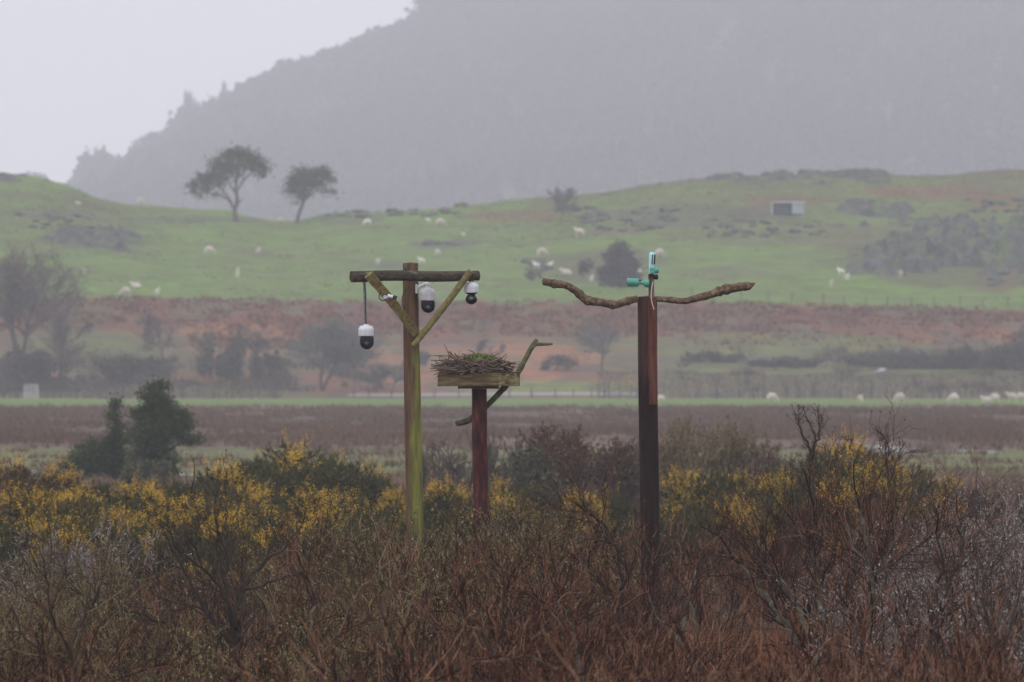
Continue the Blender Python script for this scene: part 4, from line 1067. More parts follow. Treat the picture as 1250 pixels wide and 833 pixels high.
# ------------------------------------------------------------------ rocks
M_ROCK = mat("hill_rock", [(.25, (.055, .055, .055)), (.5, (.13, .13, .125)), (.75, (.26, .26, .25))], nscale=.9, detail=8, rough=.95, bump=.6,
             mask=((.10, .13, .055), noise_mask(.51, .60, .6)))
M_ROCKP = mat("pale_rock", [(.3, (.20, .20, .20)), (.7, (.42, .42, .42))], nscale=1.5, detail=8, rough=.95)
import bmesh
_ico = bmesh.new(); bmesh.ops.create_icosphere(_ico, subdivisions=3, radius=1.0)
ICO_V = np.array([v.co[:] for v in _ico.verts]); ICO_F = np.array([[v.index for v in f.verts] for f in _ico.faces]); _ico.free()
def rock(mb, c, sx, sy, sz, rg):
    V = ICO_V.copy(); s = rg.uniform(0, 50)
    for _ in range(9):                                    # chop flat facets
        n = norm(rg.normal(size=3)); d = rg.uniform(.55, .9); t = V @ n - d
        V = V - np.maximum(t, 0)[:, None] * n[None]
    V = V * (1 + .22 * (fbm(V[:, 0] * 2.4 + s, V[:, 1] * 2.4 + V[:, 2] * 2, int(s), 3) - .5))[:, None]
    a = rg.uniform(-.4, .4); R = np.array([[math.cos(a), -math.sin(a), 0], [math.sin(a), math.cos(a), 0], [0, 0, 1]])
    mb.add((V * np.array([sx, sy, sz])) @ R.T + c, ICO_F, False)
STONES = []
for q in range(5):
    mb = MB(); rock(mb, np.zeros(3), 1.2, 1, .6, np.random.default_rng(800 + q)); STONES.append(mb)
SMESH = {}
def stone_mesh(q, pale):
    if (q, pale) not in SMESH:
        o = STONES[q].build('stone', M_ROCKP if pale else M_ROCK); SMESH[(q, pale)] = o.data; bpy.data.objects.remove(o)
    return SMESH[(q, pale)]
def outcrop(label, u0, u1, v0, v1, n, size, seed, shape=None, pale=False, flat=.55):
    """loose stones over a patch of hill given by its place in the photo; each stone is a thing"""
    rg = np.random.default_rng(seed)
    for k in range(n):
        u = rg.uniform(u0, u1); v = rg.uniform(v0, v1); g = on_hill(u, v); s_ = size * rg.uniform(.35, 1.3)
        o = bpy.data.objects.new('stone', stone_mesh(int(rg.integers(0, 5)), pale)); COL.objects.link(o)
        o.location = tuple(g + np.array([0, 0, s_ * .1])); o.rotation_euler = (0, 0, rg.uniform(0, 6.28)); o.scale = (s_ * rg.uniform(.8, 1.5), s_, s_ * flat * 1.6 * rg.uniform(.6, 1.2))
        tag(o, label, 'stone', label.replace('one of the ', ''))
def crag(label, u0, u1, v0, v1, size, amp, seed, mask, step=.35, cell=1.3):
    """bedrock breaking out of the turf: one faceted sheet"""
    rg = np.random.default_rng(seed)
    ga, gb = on_hill((u0 + u1) / 2, v1), on_hill((u0 + u1) / 2, v0)
    y0, y1 = ga[1] - 2, gb[1] + 3; X0 = (u0 - 625) * K * y0; X1 = (u1 - 625) * K * y1
    xs_ = np.arange(min(X0, (u0 - 625) * K * y1), max(X1, (u1 - 625) * K * y0), step); ys_ = np.arange(y0, y1, step)
    XX, YY = np.meshgrid(xs_, ys_); X = XX.ravel() + rg.normal(0, step * .2, XX.size); Y = YY.ravel() + rg.normal(0, step * .2, XX.size)
    Z = terrain_z(X, Y); u = 625 + X / (Y * K); v = HOR - (Z - CAMZ) / (Y * K)
    nseed = max(12, int((xs_[-1] - xs_[0]) * (ys_[-1] - ys_[0]) / (cell * cell * 1.6)))
    SX = rg.uniform(xs_[0], xs_[-1], nseed); SY = rg.uniform(ys_[0], ys_[-1], nseed); SHh = rg.random(nseed) ** 1.3; TX = rg.normal(0, .18, nseed) * amp; TY = rg.normal(.2, .2, nseed) * amp
    near = np.empty(len(X), int)
    for q in range(0, len(X), 4000):
        d = ((X[q:q + 4000, None] - SX) * .7) ** 2 + (Y[q:q + 4000, None] - SY) ** 2 * .8; near[q:q + 4000] = d.argmin(1)
    n_ = fbm(X / 4, Y / 5, seed + 60)
    m = np.clip(mask(u, v) + (n_ - .52) * 3.6, 0, 1)
    ex = np.minimum(X - xs_[0], xs_[-1] - X) / 3.0; ey = np.minimum(Y - ys_[0], ys_[-1] - Y) / 2.5; m = m * np.clip(np.minimum(ex, ey), 0, 1)
    hgt = amp * (.25 + SHh[near]) + (X - SX[near]) * TX[near] + (Y - SY[near]) * TY[near] + (fbm(X / .8, Y / .8, seed, 3) - .5) * .35 * amp
    Z = Z + np.where(m > .02, m * np.clip(hgt, .05, 1.7 * amp), 0) - (1 - m) * .45
    nx, ny = len(xs_), len(ys_); i = (np.arange(ny - 1)[:, None] * nx + np.arange(nx - 1)[None]).ravel()
    F = np.stack([i, i + 1, i + nx + 1, i + nx], 1)
    mb = MB(); V = np.stack([X, Y, Z], 1); mb.add(V, F, False)
    c = np.array([X.mean(), Y.mean(), Z.mean()]); o = mb.build('rock_outcrop', M_ROCK, None, c); tag(o, label, 'rocks', 'rock outcrops on the hill')
def soft(d, w=1.0): return np.clip(.5 + d / w, 0, 1) * 1.4 - .2
crag('large craggy grey outcrop on the right of the hill', 1030, 1290, 272, 342, 1, 1.6, 1, lambda u, v: soft(np.minimum(v - (279 + np.maximum(0, 1125 - u) * .42), (340 - np.maximum(0, u - 1080) * .11) - v) - 5, 14), cell=1.5)
crag('long low outcrop along the ridge top at right', 850, 1100, 207, 226, 1, .65, 2, lambda u, v: soft(np.minimum(v - 205, 221 - v) - np.maximum(0, np.abs(u - 975) - 110) * .5, 12), cell=.9)
crag('dark rocky knoll at the ridge top on the far left', -40, 78, 208, 224, 1, .45, 3, lambda u, v: soft(np.minimum(v - 200, 221 - v) - np.maximum(0, u - 60) * .4, 12), cell=.9)
crag('low broken outcrop in the rough grass at left', 50, 185, 278, 304, 1, .8, 4, lambda u, v: soft(5 - np.abs(v - 291) - np.maximum(0, np.abs(u - 115) - 40) * .4, 14), cell=1.0)
crag('broken rock slope right of the field shelter', 1000, 1135, 246, 280, 1, .9, 9, lambda u, v: soft(6 - np.abs(v - 262 - (u - 1070) * .1) - np.maximum(0, np.abs(u - 1070) - 35) * .4, 20), cell=1.0)
outcrop('one of the scattered stones above the low outcrop at left', 20, 110, 262, 280, 20, .6, 5)
outcrop('one of the dark boulders among sheep left of the thorn tree', 642, 668, 316, 332, 12, .8, 6)
outcrop('one of the scattered grey stones on the slope above the smooth pasture', 700, 830, 254, 285, 46, .7, 7)
outcrop('one of the low grey stones below the field shelter', 860, 1010, 268, 290, 40, .65, 8)
outcrop('one of the pale weathered stones at the upper right edge', 1180, 1260, 244, 262, 26, .7, 10)
outcrop('one of the small stones at the foot of the pasture at the right edge', 1205, 1262, 333, 350, 20, .7, 11)
outcrop('one of the little stones on the ridge line left of centre', 400, 580, 251, 266, 34, .6, 12)
outcrop('one of the small stones in the heap among the sheep left of centre', 522, 560, 293, 300, 8, .6, 13)
outcrop('one of the white stones in the patch above the hedge at right', 1066, 1080, 451, 456, 5, .45, 14, pale=True)

# ------------------------------------------------------------------ field shelter, gate, fences
M_SHEET = mat("weathered_sheet_metal", [(.3, (.26, .29, .32)), (.7, (.38, .42, .46))], nscale=1.2, rough=.6)
M_SHADE_POST = mat("opening_shade_and_post", [(.3, (.05, .055, .065)), (.7, (.085, .09, .105))], nscale=2)  # dark post colour, also the painted shade of the open front
M_WHITE_P = mat("white_painted_trim", [(.3, (.42, .45, .48)), (.7, (.55, .58, .62))], nscale=2)
g = on_hill(962, 262); k = K * g[1]
sh = empty('field_shelter', g, math.radians(-34)); tag(sh, 'small grey metal field shelter with dark open front high on the hill', 'shelter')
w_, d_, h_ = 3.0, 2.9, 1.5
mb = MB(); box(mb, (0, d_ / 2, h_ / 2), w_, .08, h_, bev=.01); mb.build('back_wall', M_SHEET, sh)
for sx in (-1, 1):
    mb = MB(); box(mb, (sx * (w_ / 2 + .03), 0, h_ / 2), .06, d_ - .1, h_ - .02, bev=.01); mb.build('side_wall', M_SHEET, sh)
mb = MB(); box(mb, (0, 0, h_ + .05), w_ + .35, d_ + .35, .09, rx=.03, bev=.02); mb.build('roof', M_WHITE_P, sh)
for x in (-.5, .5):
    mb = MB(); box(mb, (x, -d_ / 2 + .1, h_ / 2), .1, .1, h_ - .05, bev=.01); mb.build('post', M_SHADE_POST, sh)
mb = MB(); box(mb, (0, -d_ / 2 + .25, h_ * .45), w_ - .1, .05, h_ * .88, bev=.01); mb.build('front_shade_panel', M_SHADE_POST, sh)  # dark panel standing in for the shade inside the open shelter
mb = MB(); box(mb, (-w_ / 2 + .0, -d_ / 2 - .02, h_ / 2), .12, .1, h_ - .06, bev=.01); mb.build('corner_trim', M_WHITE_P, sh)

M_GATE = mat("pale_gate_metal", [(.3, (.42, .44, .44)), (.7, (.56, .58, .58))], nscale=3, rough=.6)
g = on_flat(38, 948); gt = empty('field_gate', g); tag(gt, 'pale barred field gate in the gap of the left hedge', 'gate')
gw, gh = 1.36, 1.45
for sx in (-1, 1):
    mb = MB(); box(mb, (sx * gw / 2, 0, gh / 2 - .05), .09, .1, gh + .1, bev=.01); mb.build('gate_post', M_GATE, gt)
for i in range(6):
    mb = MB(); box(mb, (0, 0, .12 + i * (gh - .16) / 5), gw - .1, .05, .07, bev=.01); mb.build('bar', M_GATE, gt)
mb = MB(); box(mb, (0, .05, gh / 2), .06, .04, gh - .1, bev=.01); mb.build('upright', M_GATE, gt)
for x in (-.35, .35):
    mb = MB(); box(mb, (x, .05, gh / 2), .05, .04, gh - .1, bev=.01); mb.build('upright', M_GATE, gt)

M_FPOST = mat("fence_wood", [(.3, (.05, .045, .04)), (.7, (.11, .10, .09))], nscale=3)
M_WIRE = mat("fence_wire", [(.3, (.10, .10, .10)), (.7, (.16, .16, .16))], nscale=3, rough=.5)
def fence(pts, label, h, rp, big=()):
    root = empty('wire_fence', pts[0]); tag(root, label, 'fence', 'wire fences')
    o = pts[0]
    for i, p in enumerate(pts):
        mb = MB(); b_ = 1.5 if i in big else 1.0
        log(mb, [p - o + np.array([0, 0, -.1]), p - o + np.array([0, 0, h * .5]), p - o + np.array([.01, 0, h * (1.15 if i in big else 1)])], [rp * b_] * 2, n=7, per=2, seed=i)
        mb.build('fence_post', M_FPOST, root)
    for z in (.3, .6, .9):
        mb = MB(); tubes(mb, [(np.array([p - o + np.array([0, -.05, h * z]) for p in pts]), np.full(len(pts), .008))], 3); mb.build('wire', M_WIRE, root)
def pline(us, dv=0):
    out = []
    for u in us:
        b = float(np.interp(u, BU, BY)); Y = 1047; X = (u - 625) * K * Y
        out.append(np.array([X, Y, float(terrain_z(X, Y))]))
    return out
fence(pline([845, 871, 905, 938, 967, 1005, 1030, 1057, 1083, 1112, 1140, 1172, 1200, 1230, 1262]), 'thin wire fence along the top of the right bank', 1.15, .055, big=(8,))
fence([on_flat(u, 955.5) for u in (432, 450, 478, 506, 530, 560, 588, 622, 649, 678, 700, 722, 738)], 'post and wire fence in front of the pale gravel track', .95, .07, big=(8,))

# ------------------------------------------------------------------ sheep
M_FLEECE = mat("cream_fleece", [(.25, (.42, .36, .30)), (.6, (.66, .60, .53)), (.85, (.78, .74, .68))], nscale=5, rough=.95, objrand=.15, bump=.5)
M_LAMB = mat("white_lamb_fleece", [(.25, (.62, .58, .54)), (.7, (.82, .80, .77))], nscale=6, rough=.95, bump=.3)
def skin_mesh(name, verts, edges, rad, m, disp=.02):
    me = bpy.data.meshes.new(name); me.from_pydata(verts, edges, []); me.update()
    o = bpy.data.objects.new(name, me); COL.objects.link(o)
    md = o.modifiers.new('s', 'SKIN'); md.use_smooth_shade = True
    if not me.skin_vertices: pass
    for i, r in enumerate(rad):
        sv = me.skin_vertices[0].data[i]; sv.radius = (r, r) if np.isscalar(r) else r
        sv.use_root = (i == 0)
    sb = o.modifiers.new('b', 'SUBSURF'); sb.levels = 2; sb.render_levels = 2
    dg = bpy.context.evaluated_depsgraph_get(); dg.update()
    nm = bpy.data.meshes.new_from_object(o.evaluated_get(dg)); nm.name = name
    bpy.data.objects.remove(o); bpy.data.meshes.remove(me)
    V = np.empty(len(nm.vertices) * 3); nm.vertices.foreach_get('co', V); V = V.reshape(-1, 3)
    n = fbm(V[:, 0] * 14 + V[:, 2] * 9, V[:, 1] * 14 + 5, 3, 3) - .5
    c = V.mean(0); dirn = V - c; dirn /= np.linalg.norm(dirn, axis=1, keepdims=True) + 1e-9
    V = V + dirn * (n * disp * 2)[:, None] * (V[:, 2] > .3)[:, None]
    nm.vertices.foreach_set('co', V.ravel()); nm.update()
    nm.materials.clear(); nm.materials.append(m)
    for p in nm.polygons: p.use_smooth = True
    return nm
def sheep_mesh(pose, m, lamb=False):
    """facing +X, about 1.2 m long"""
    lz = .38 if not lamb else .44
    v = [(0, 0, lz + .28), (.32, 0, lz + .27), (-.34, 0, lz + .28)]; r = [(.27, .29), (.22, .25), (.23, .26)]
    if lamb: r = [(.18, .19), (.15, .17), (.15, .17)]
    e = [(0, 1), (0, 2)]
    def add(p, par, rd): v.append(p); r.append(rd); e.append((par, len(v) - 1)); return len(v) - 1
    if pose == 'graze':
        a = add((.52, 0, lz + .12), 1, .13); a = add((.66, 0, lz - .12), a, .09); h = add((.73, 0, lz - .25), a, .08); add((.82, 0, lz - .34), h, .045)
    else:
        a = add((.50, 0, lz + .45), 1, .13); h = add((.60, 0, lz + .62), a, .10); add((.76, 0, lz + .54), h, .055)
    add((v[h][0] - .05, .13, v[h][2] + .03), h, .025); add((v[h][0] - .05, -.13, v[h][2] + .03), h, .025)
    add((-.54, 0, lz + .22), 2, .06)
    if pose == 'lie':
        dz = lz - .02
        v = [(x, y, z - dz) for x, y, z in v]
        for sx, par in ((.3, 1), (-.3, 2)):
            for sy in (-1, 1):
                k_ = add((sx, sy * .16, .12), par, .08); add((sx + .18, sy * .18, .05), k_, .035)
    else:
        for sx, par in ((.30, 1), (-.34, 2)):
            for sy in (-1, 1):
                k_ = add((sx - (.03 if sx < 0 else 0), sy * .13, lz + .02), par, .075); q = add((sx + (-.05 if sx < 0 else .01), sy * .13, lz * .5), k_, .038); q = add((sx, sy * .13, .06), q, .03); add((sx + .02, sy * .13, 0.0), q, .033)
    return skin_mesh('sheep', v, e, r, m)
SM = {'graze': sheep_mesh('graze', M_FLEECE), 'stand': sheep_mesh('stand', M_FLEECE), 'lie': sheep_mesh('lie', M_FLEECE), 'lamb': sheep_mesh('stand', M_LAMB, True), 'lambgraze': sheep_mesh('graze', M_LAMB, True)}
# (px, py of feet, pose, heading deg (0 = right), scale, label)
SH = [
 (172, 250, 'graze', -10, 1.1, 'grazing sheep on the skyline left of the hilltop trees'),
 (96, 250, 'lie', 160, .7, 'small pale sheep high on the left slope'),
 (255, 311, 'graze', 0, 1.15, 'large grazing sheep facing right alone on the left pasture'),
 (315, 311, 'stand', 70, .85, 'sheep seen from behind by the dark hummock right of the large grazing one'),
 (290, 338, 'lamb', -80, .95, 'white lamb facing the camera alone on the left pasture'),
 (103, 335, 'graze', 100, .85, 'pinkish sheep alone near the left bracken edge'),
 (154, 361, 'graze', 200, 1.05, 'grazing sheep with head low at the left bracken edge'),
 (167, 352, 'lie', 180, 1.1, 'lying sheep just above the one grazing at the bracken edge'),
 (192, 360, 'lamb', -60, .75, 'white lamb right of the pair at the bracken edge'),
 (343, 271, 'lie', 0, 1.1, 'lying sheep in the dip between the two hilltop trees'),
 (449, 275, 'lambgraze', 180, .9, 'pale sheep in the grass below the ridge, right of the trees'),
 (523, 272, 'lamb', 200, .6, 'tiny lamb left of the grazing sheep under the ridge'),
 (537, 276, 'graze', 0, 1.1, 'grazing sheep facing right under the ridge at centre'),
 (461, 325, 'graze', 75, 1.0, 'sheep seen from behind above the left camera beam'),
 (515, 322, 'lamb', 190, .75, 'lamb just right of the top of the mossy post'),
 (535, 313, 'graze', 120, .95, 'sheep beside the dark hummock above the crossbeam'),
 (566, 289, 'lamb', 200, .45, 'tiny lamb alone in the middle pasture'),
 (661, 313, 'graze', 15, 1.15, 'sheep above the small outcrop left of the thorn tree'),
 (655, 328, 'lamb', 150, .8, 'lamb lying against the small dark outcrop'),
 (671, 327, 'lamb', 30, .7, 'lamb right of the small dark outcrop'),
 (692, 336, 'lie', 180, 1.25, 'sheep lying between the small outcrop and the thorn tree'),
 (722, 344, 'lamb', -70, .7, 'lamb alone just left of the foot of the thorn tree'),
 (708, 289, 'stand', 180, 1.15, 'sheep above and left of the thorn tree, facing left'),
 (781, 336, 'lamb', 100, .7, 'lamb at the right foot of the thorn tree'),
 (805, 314, 'graze', 10, 1.1, 'sheep just behind the top of the upright green camera'),
 (1027, 336, 'lamb', 150, .8, 'upper left lamb near the foot of the large outcrop'),
 (1034, 342, 'lamb', -60, .7, 'lower right lamb of the two by the large outcrop'),
 (1015, 352, 'stand', -85, .95, 'sheep facing the camera left of the large outcrop'),
 (1099, 340, 'graze', 90, 1.0, 'pinkish sheep below the large outcrop'),
]
rg = np.random.default_rng(3)
for (px, py, pose, hd, sc, lab) in SH:
    g = on_hill(px, py); o = bpy.data.objects.new('lamb' if pose.startswith('lamb') else 'sheep', SM[pose]); COL.objects.link(o)
    o.location = tuple(g - np.array([0, 0, .02])); o.rotation_euler = (0, 0, math.radians(hd + rg.uniform(-6, 6))); o.scale = (sc,) * 3
    tag(o, lab, 'lamb' if pose.startswith('lamb') else 'sheep', 'sheep and lambs grazing on the hill')
for i, (px, py, pose, hd, sc, lab) in enumerate((
 (807, 493, 'graze', 180, .85, 'sheep just right of the perch post in front of the hedge'),
 (942, 495, 'graze', 0, 1.1, 'first sheep right of the perch post row on the flat green strip'),
 (1050, 496, 'graze', -70, .85, 'small rounded sheep in the middle of the flat green strip'),
 (1099, 495, 'graze', 190, 1.1, 'grazing sheep right of the small rounded one on the flat strip'),
 (1165, 497, 'graze', 180, 1.05, 'grazing sheep alone left of the group at the right edge'),
 (1205, 497, 'lie', 180, 1.1, 'lying sheep at the front of the group at the right edge'),
 (1215, 492, 'graze', 170, 1.05, 'grazing sheep behind the lying one at the right edge'),
 (1236, 494, 'stand', 180, 1.1, 'standing sheep with raised head nearest the right edge group middle'),
 (1246, 496, 'graze', 0, 1.15, 'sheep cut by the right edge of the picture'))):
    Y = CAMZ / ((py - HOR) * K); Y = min(max(Y, 885), 940); g = on_flat(px, Y); sc *= .86; o = bpy.data.objects.new('sheep', SM[pose]); COL.objects.link(o)
    o.location = tuple(g); o.rotation_euler = (0, 0, math.radians(hd)); o.scale = (sc,) * 3
    tag(o, lab, 'sheep', 'sheep grazing on the flat green strip')

# skyline trees on the mountain
M_SKYT = mat("skyline_twigs", [(.3, (.05, .045, .04)), (.7, (.09, .08, .07))], nscale=1, island=.3)
for i, (px, ty, w) in enumerate(((116, 178, 15), (232, 108, 14), (255, 112, 22), (272, 98, 16), (335, 78, 18), (398, 62, 14))):
    Y = YR + 5; X = (px - 625) * K * Y; g = np.array([X, Y, float(mount_z(X, Y)) - .5])
    twig_mound('bare_tree', px, ty, None, w, ORD[i] + ' bare tree from the left on the misty mountain skyline', M_SKYT, 500 + i, .8, .12, ground=g, stem=M_SKYT, cat='tree', group='bare trees on the mountain skyline')

# ------------------------------------------------------------------ the mossy camera post
YA = 122.0
kA = K * YA
A0 = on_flat(506.5, YA)
def post_moss(nt, tc):
    a = axis_mask('X', -.13, .06, .8, 4.5, (1.6, 1.6, .45))(nt, tc); b = axis_mask('Z', 4.05, 5.1, .35, 3, (2, 2, .6), flip=True)(nt, tc)
    m = nt.nodes.new('ShaderNodeMath'); m.operation = 'MULTIPLY'; nt.links.new(a, m.inputs[0]); nt.links.new(b, m.inputs[1])
    m2 = nt.nodes.new('ShaderNodeMath'); m2.operation = 'MULTIPLY'; m2.inputs[1].default_value = .88; nt.links.new(m.outputs[0], m2.inputs[0]); return m2.outputs[0]
M_POSTA = mat("camera_post_wood", [(.25, (.055, .035, .026)), (.5, (.12, .078, .052)), (.75, (.19, .13, .085))], scale=(1, 1, .12), nscale=26, bump=.7, rough=.9,
              mask=(((.075, .078, .022), (.185, .195, .05)), post_moss))
M_BEAM = mat("dark_beam_wood", [(.3, (.028, .024, .020)), (.5, (.062, .052, .042)), (.75, (.14, .12, .09))], scale=(.15, 1, 1), nscale=24, bump=.8, rough=.9,
             mask=((.17, .16, .12), noise_mask(.60, .72, 5, (.6, 1, 1))))
M_BRACE = mat("mossy_brace_wood", [(.25, (.08, .062, .028)), (.5, (.175, .15, .06)), (.75, (.27, .24, .10))], nscale=16, bump=.7, rough=.9,
              mask=(((.10, .060, .038), (.16, .10, .06)), noise_mask(.56, .66, 5)))
M_METAL = mat("galvanised_metal", [(.3, (.34, .35, .36)), (.7, (.52, .53, .54))], nscale=10, rough=.45, metallic=.4)
M_ROD = mat("dull_steel_rod", [(.3, (.07, .07, .075)), (.7, (.20, .20, .21))], nscale=20, rough=.5)
M_CAMW = mat("white_camera_plastic", [(.3, (.44, .45, .485)), (.7, (.60, .61, .65))], nscale=9, rough=.45, spec=.4, scale=(1, 1, .25), mask=((.26, .26, .23), noise_mask(.58, .72, 16, (1, 1, .25))))
M_CAMB = mat("black_camera_dome", [(.3, (.010, .011, .013)), (.7, (.022, .023, .027))], nscale=6, rough=.14, spec=.12)
M_CABLE = mat("black_cable", [(.3, (.02, .02, .022)), (.7, (.05, .05, .05))], nscale=9, rough=.6)

post = empty('camera_post', A0); tag(post, 'tall mossy timber post with crossbeam and two braces, carrying white dome cameras', 'post')
mb = MB(); log(mb, [A0 + [0, 0, -.1], P(506.5, 640, YA), P(504, 500, YA), P(502, 400, YA), P(501.2, 321.5, YA)], [.122, .112, .110, .103, .100], n=28, per=10, rough=.012, seed=3); mb.build('post', M_POSTA, post, A0)
YB = YA - .20
mb = MB()
bl, br = P(429, 338, YB - .55), P(584, 336.5, YB + .14)
log(mb, [bl, bl * .66 + br * .34 + [0, 0, .012], bl * .33 + br * .67 - [0, 0, .006], br], [.075, .07, .072, .066], n=20, per=8, rough=.03, seed=5); mb.build('crossbeam', M_BEAM, post, A0)
def plank(mb, a, b, w, t, seed=0, taper=1.0, bow=.01):
    """sawn board from a to b; width w seen from the front, thickness t in depth"""
    d = norm(b - a); dep = np.array([0, 1.0, 0]); dep = norm(dep - d * (dep @ d)); s = np.cross(d, dep)
    n = 14; rg = np.random.default_rng(seed); V = []
    for i in range(n):
        f = i / (n - 1); c = a + (b - a) * f + s * bow * math.sin(f * math.pi); ww = w * (1 + (taper - 1) * f) * (1 + rg.normal(0, .025)); q = t
        c2 = ww * .12
        for (x, y) in ((-.5, -.5 + .0), (-.42, -.5 - .0), (.42, -.5), (.5, -.42), (.5, .42), (.42, .5), (-.42, .5), (-.5, .42)):
            V.append(c + s * x * ww + dep * y * q)
    V = np.array(V); F = [(i * 8 + j, i * 8 + (j + 1) % 8, (i + 1) * 8 + (j + 1) % 8, (i + 1) * 8 + j) for i in range(n - 1) for j in range(8)]
    mb.add(V, F, False)
    for i, fl in ((0, 1), (n - 1, 0)):
        c = V[i * 8:(i + 1) * 8]; mb.add(np.vstack([c, c.mean(0)[None]]), [(j, (j + 1) % 8, 8) if not fl else ((j + 1) % 8, j, 8) for j in range(8)], False)
mb = MB(); plank(mb, P(450, 335.5, YB - .585), P(508, 407, YA - .155), .125, .05, 1, .92, .012); mb.build('brace', M_BRACE, post, A0)
mb = MB(); log(mb, [P(575, 331, YB - .05), P(545, 371, YB), P(513, 412, YA - .16), P(504.5, 422, YA - .15)], [.046, .044, .042, .036], n=10, per=6, rough=.05, seed=8); mb.build('brace', M_BRACE, post, A0)
mb = MB(); tubes(mb, [(catmull([P(497, 352, YA - .15), P(492, 360, YA - .16), P(491, 372, YA - .15), P(495, 378, YA - .12)], 5), np.full(16, .007))], 6); mb.build('cable', M_CABLE, post, A0)
mb = MB(); box(mb, P(494.5, 326, YA - .09), .05, .03, .07, bev=.004); mb.build('metal_plate', M_BOARD_ if False else M_STEM, post, A0)

def dome_cam(px, ptop, pmid, pbot, wpx, Y, label, ball=False, lean=1.5):
    """pan-tilt dome camera: pale housing above a black dome"""
    kk = K * Y; o = P(px, ptop, Y); root = empty('dome_camera', o); tag(root, label, 'camera', 'dome cameras hanging from the mossy post')
    r = wpx * kk / 2; h1 = (pmid - ptop) * kk; h2 = (pbot - pmid) * kk
    mb = MB(); lathe(mb, (0, 0, 0), [(0, .0), (r * .30, .0), (r * .32, -h1 * .1), (r * .78, -h1 * .14), (r * .86, -h1 * .2), (r * .88, -h1 * .30), (r * .99, -h1 * .33), (r, -h1 * .40), (r, -h1 * .92), (r * .97, -h1 * .97), (r * .8, -h1 * .99), (0, -h1 * .99)], 28)
    mb.build('housing', M_CAMW, root)
    mb = MB(); lathe(mb, (0, 0, 0), [(r * 1.012, -h1 * .58), (r * 1.012, -h1 * .61)], 28); mb.build('seam', M_METAL, root)
    prof = [(r * .74, -h1 * .985), (r * .90, -h1 - h2 * .02), (r * .92, -h1 - h2 * .12)]
    c = -h1 - h2 * .42; R = r * .90
    if ball: prof = [(r * .74, -h1 * .985), (r * .80, -h1 - h2 * .06), (r * .62, -h1 - h2 * .12)]
    for t in np.linspace(.35 if ball else 0, 1, 12):
        if ball: a = (.5 - 1.5 * (t * .72 + .02)) * math.pi * .66; prof.append((max(0, r * .86 * math.cos(a)), -h1 - h2 * .54 + h2 * .48 * math.sin(a)))
        else:
            a = t * math.pi / 2; prof.append((R * math.cos(a), c - h2 * .56 * math.sin(a)))
    if ball:
        prof = prof[:2] + [(r * .84 * math.cos(a), -h1 - h2 * .52 + h2 * .47 * math.sin(a)) for a in np.linspace(1.0, -math.pi / 2, 14)]
    mb = MB(); lathe(mb, (lean * kk * .5, 0, 0), prof, 28); d = mb.build('dome', M_CAMB, root)
    mb = MB(); lathe(mb, (0, 0, 0), [(0, 0), (r * .36, 0), (r * .36, r * .10), (0, r * .10)], 14)
    # lens window in the front of the dome
    a = np.arange(16) * 2 * math.pi / 16; cc = np.array([lean * kk * .5, -R * .93 - .003, -h1 - h2 * .5])
    mb = MB(); mb.add(np.vstack([np.stack([np.cos(a) * r * .26, a * 0, np.sin(a) * r * .26], 1) + cc, cc[None] - [0, .006, 0]]), [(j, (j + 1) % 16, 16) for j in range(16)], True)
    mb.build('lens', mat("lens_glass", [(.3, (.03, .035, .05)), (.7, (.06, .065, .09))], nscale=4, rough=.08, spec=.8), root)
    return root, o
YC = YB - .47
c1, o1 = dome_cam(447, 396, 411, 427, 19, YC, 'white dome camera hanging lowest on a long rod at the left end')
mb = MB(); log(mb, [P(444.6, 341.5, YC) - o1, P(445.3, 370, YC) - o1, P(446.3, 396.5, YC) - o1], [.016, .015], n=8, per=4, rough=.03, seed=2); lathe(mb, P(444.6, 344, YC) - o1, [(0, .02), (.035, .02), (.035, -.01), (0, -.01)], 12); mb.build('hanging_rod', M_ROD, c1)
mb = MB(); tubes(mb, [(catmull([P(445.4, 344, YC - .02) - o1, P(446.6, 362, YC - .02) - o1, P(446.2, 380, YC - .02) - o1, P(447.4, 397, YC - .02) - o1], 5), np.full(16, .006))], 6); mb.build('cable', M_CABLE, c1)
YC2 = YA - .10
c2, o2 = dome_cam(521.8, 350.5, 367.5, 382.5, 19, YC2, 'white dome camera on a bracket arm in the middle, beside the post')
mb = MB(); log(mb, [P(509, 352, YC2) - o2, P(515, 348.5, YC2) - o2, P(521.5, 347, YC2) - o2, P(522, 352, YC2) - o2], [.022, .02, .026, .026], n=12, per=5, rough=.01, seed=2); box(mb, P(508.5, 353, YC2) - o2, .03, .10, .12, bev=.006); mb.build('bracket_arm', M_CAMW, c2)
YC3 = YB + .08
c3, o3 = dome_cam(575.3, 343.5, 358, 372, 17.5, YC3, 'white dome camera with round black ball close under the right beam end', ball=True, lean=0)
mb = MB(); log(mb, [P(575, 338, YC3) - o3, P(575.2, 341, YC3) - o3, P(575.3, 344.5, YC3) - o3], [.028, .03], n=10, per=2, rough=.02); mb.build('mount', M_CABLE, c3)
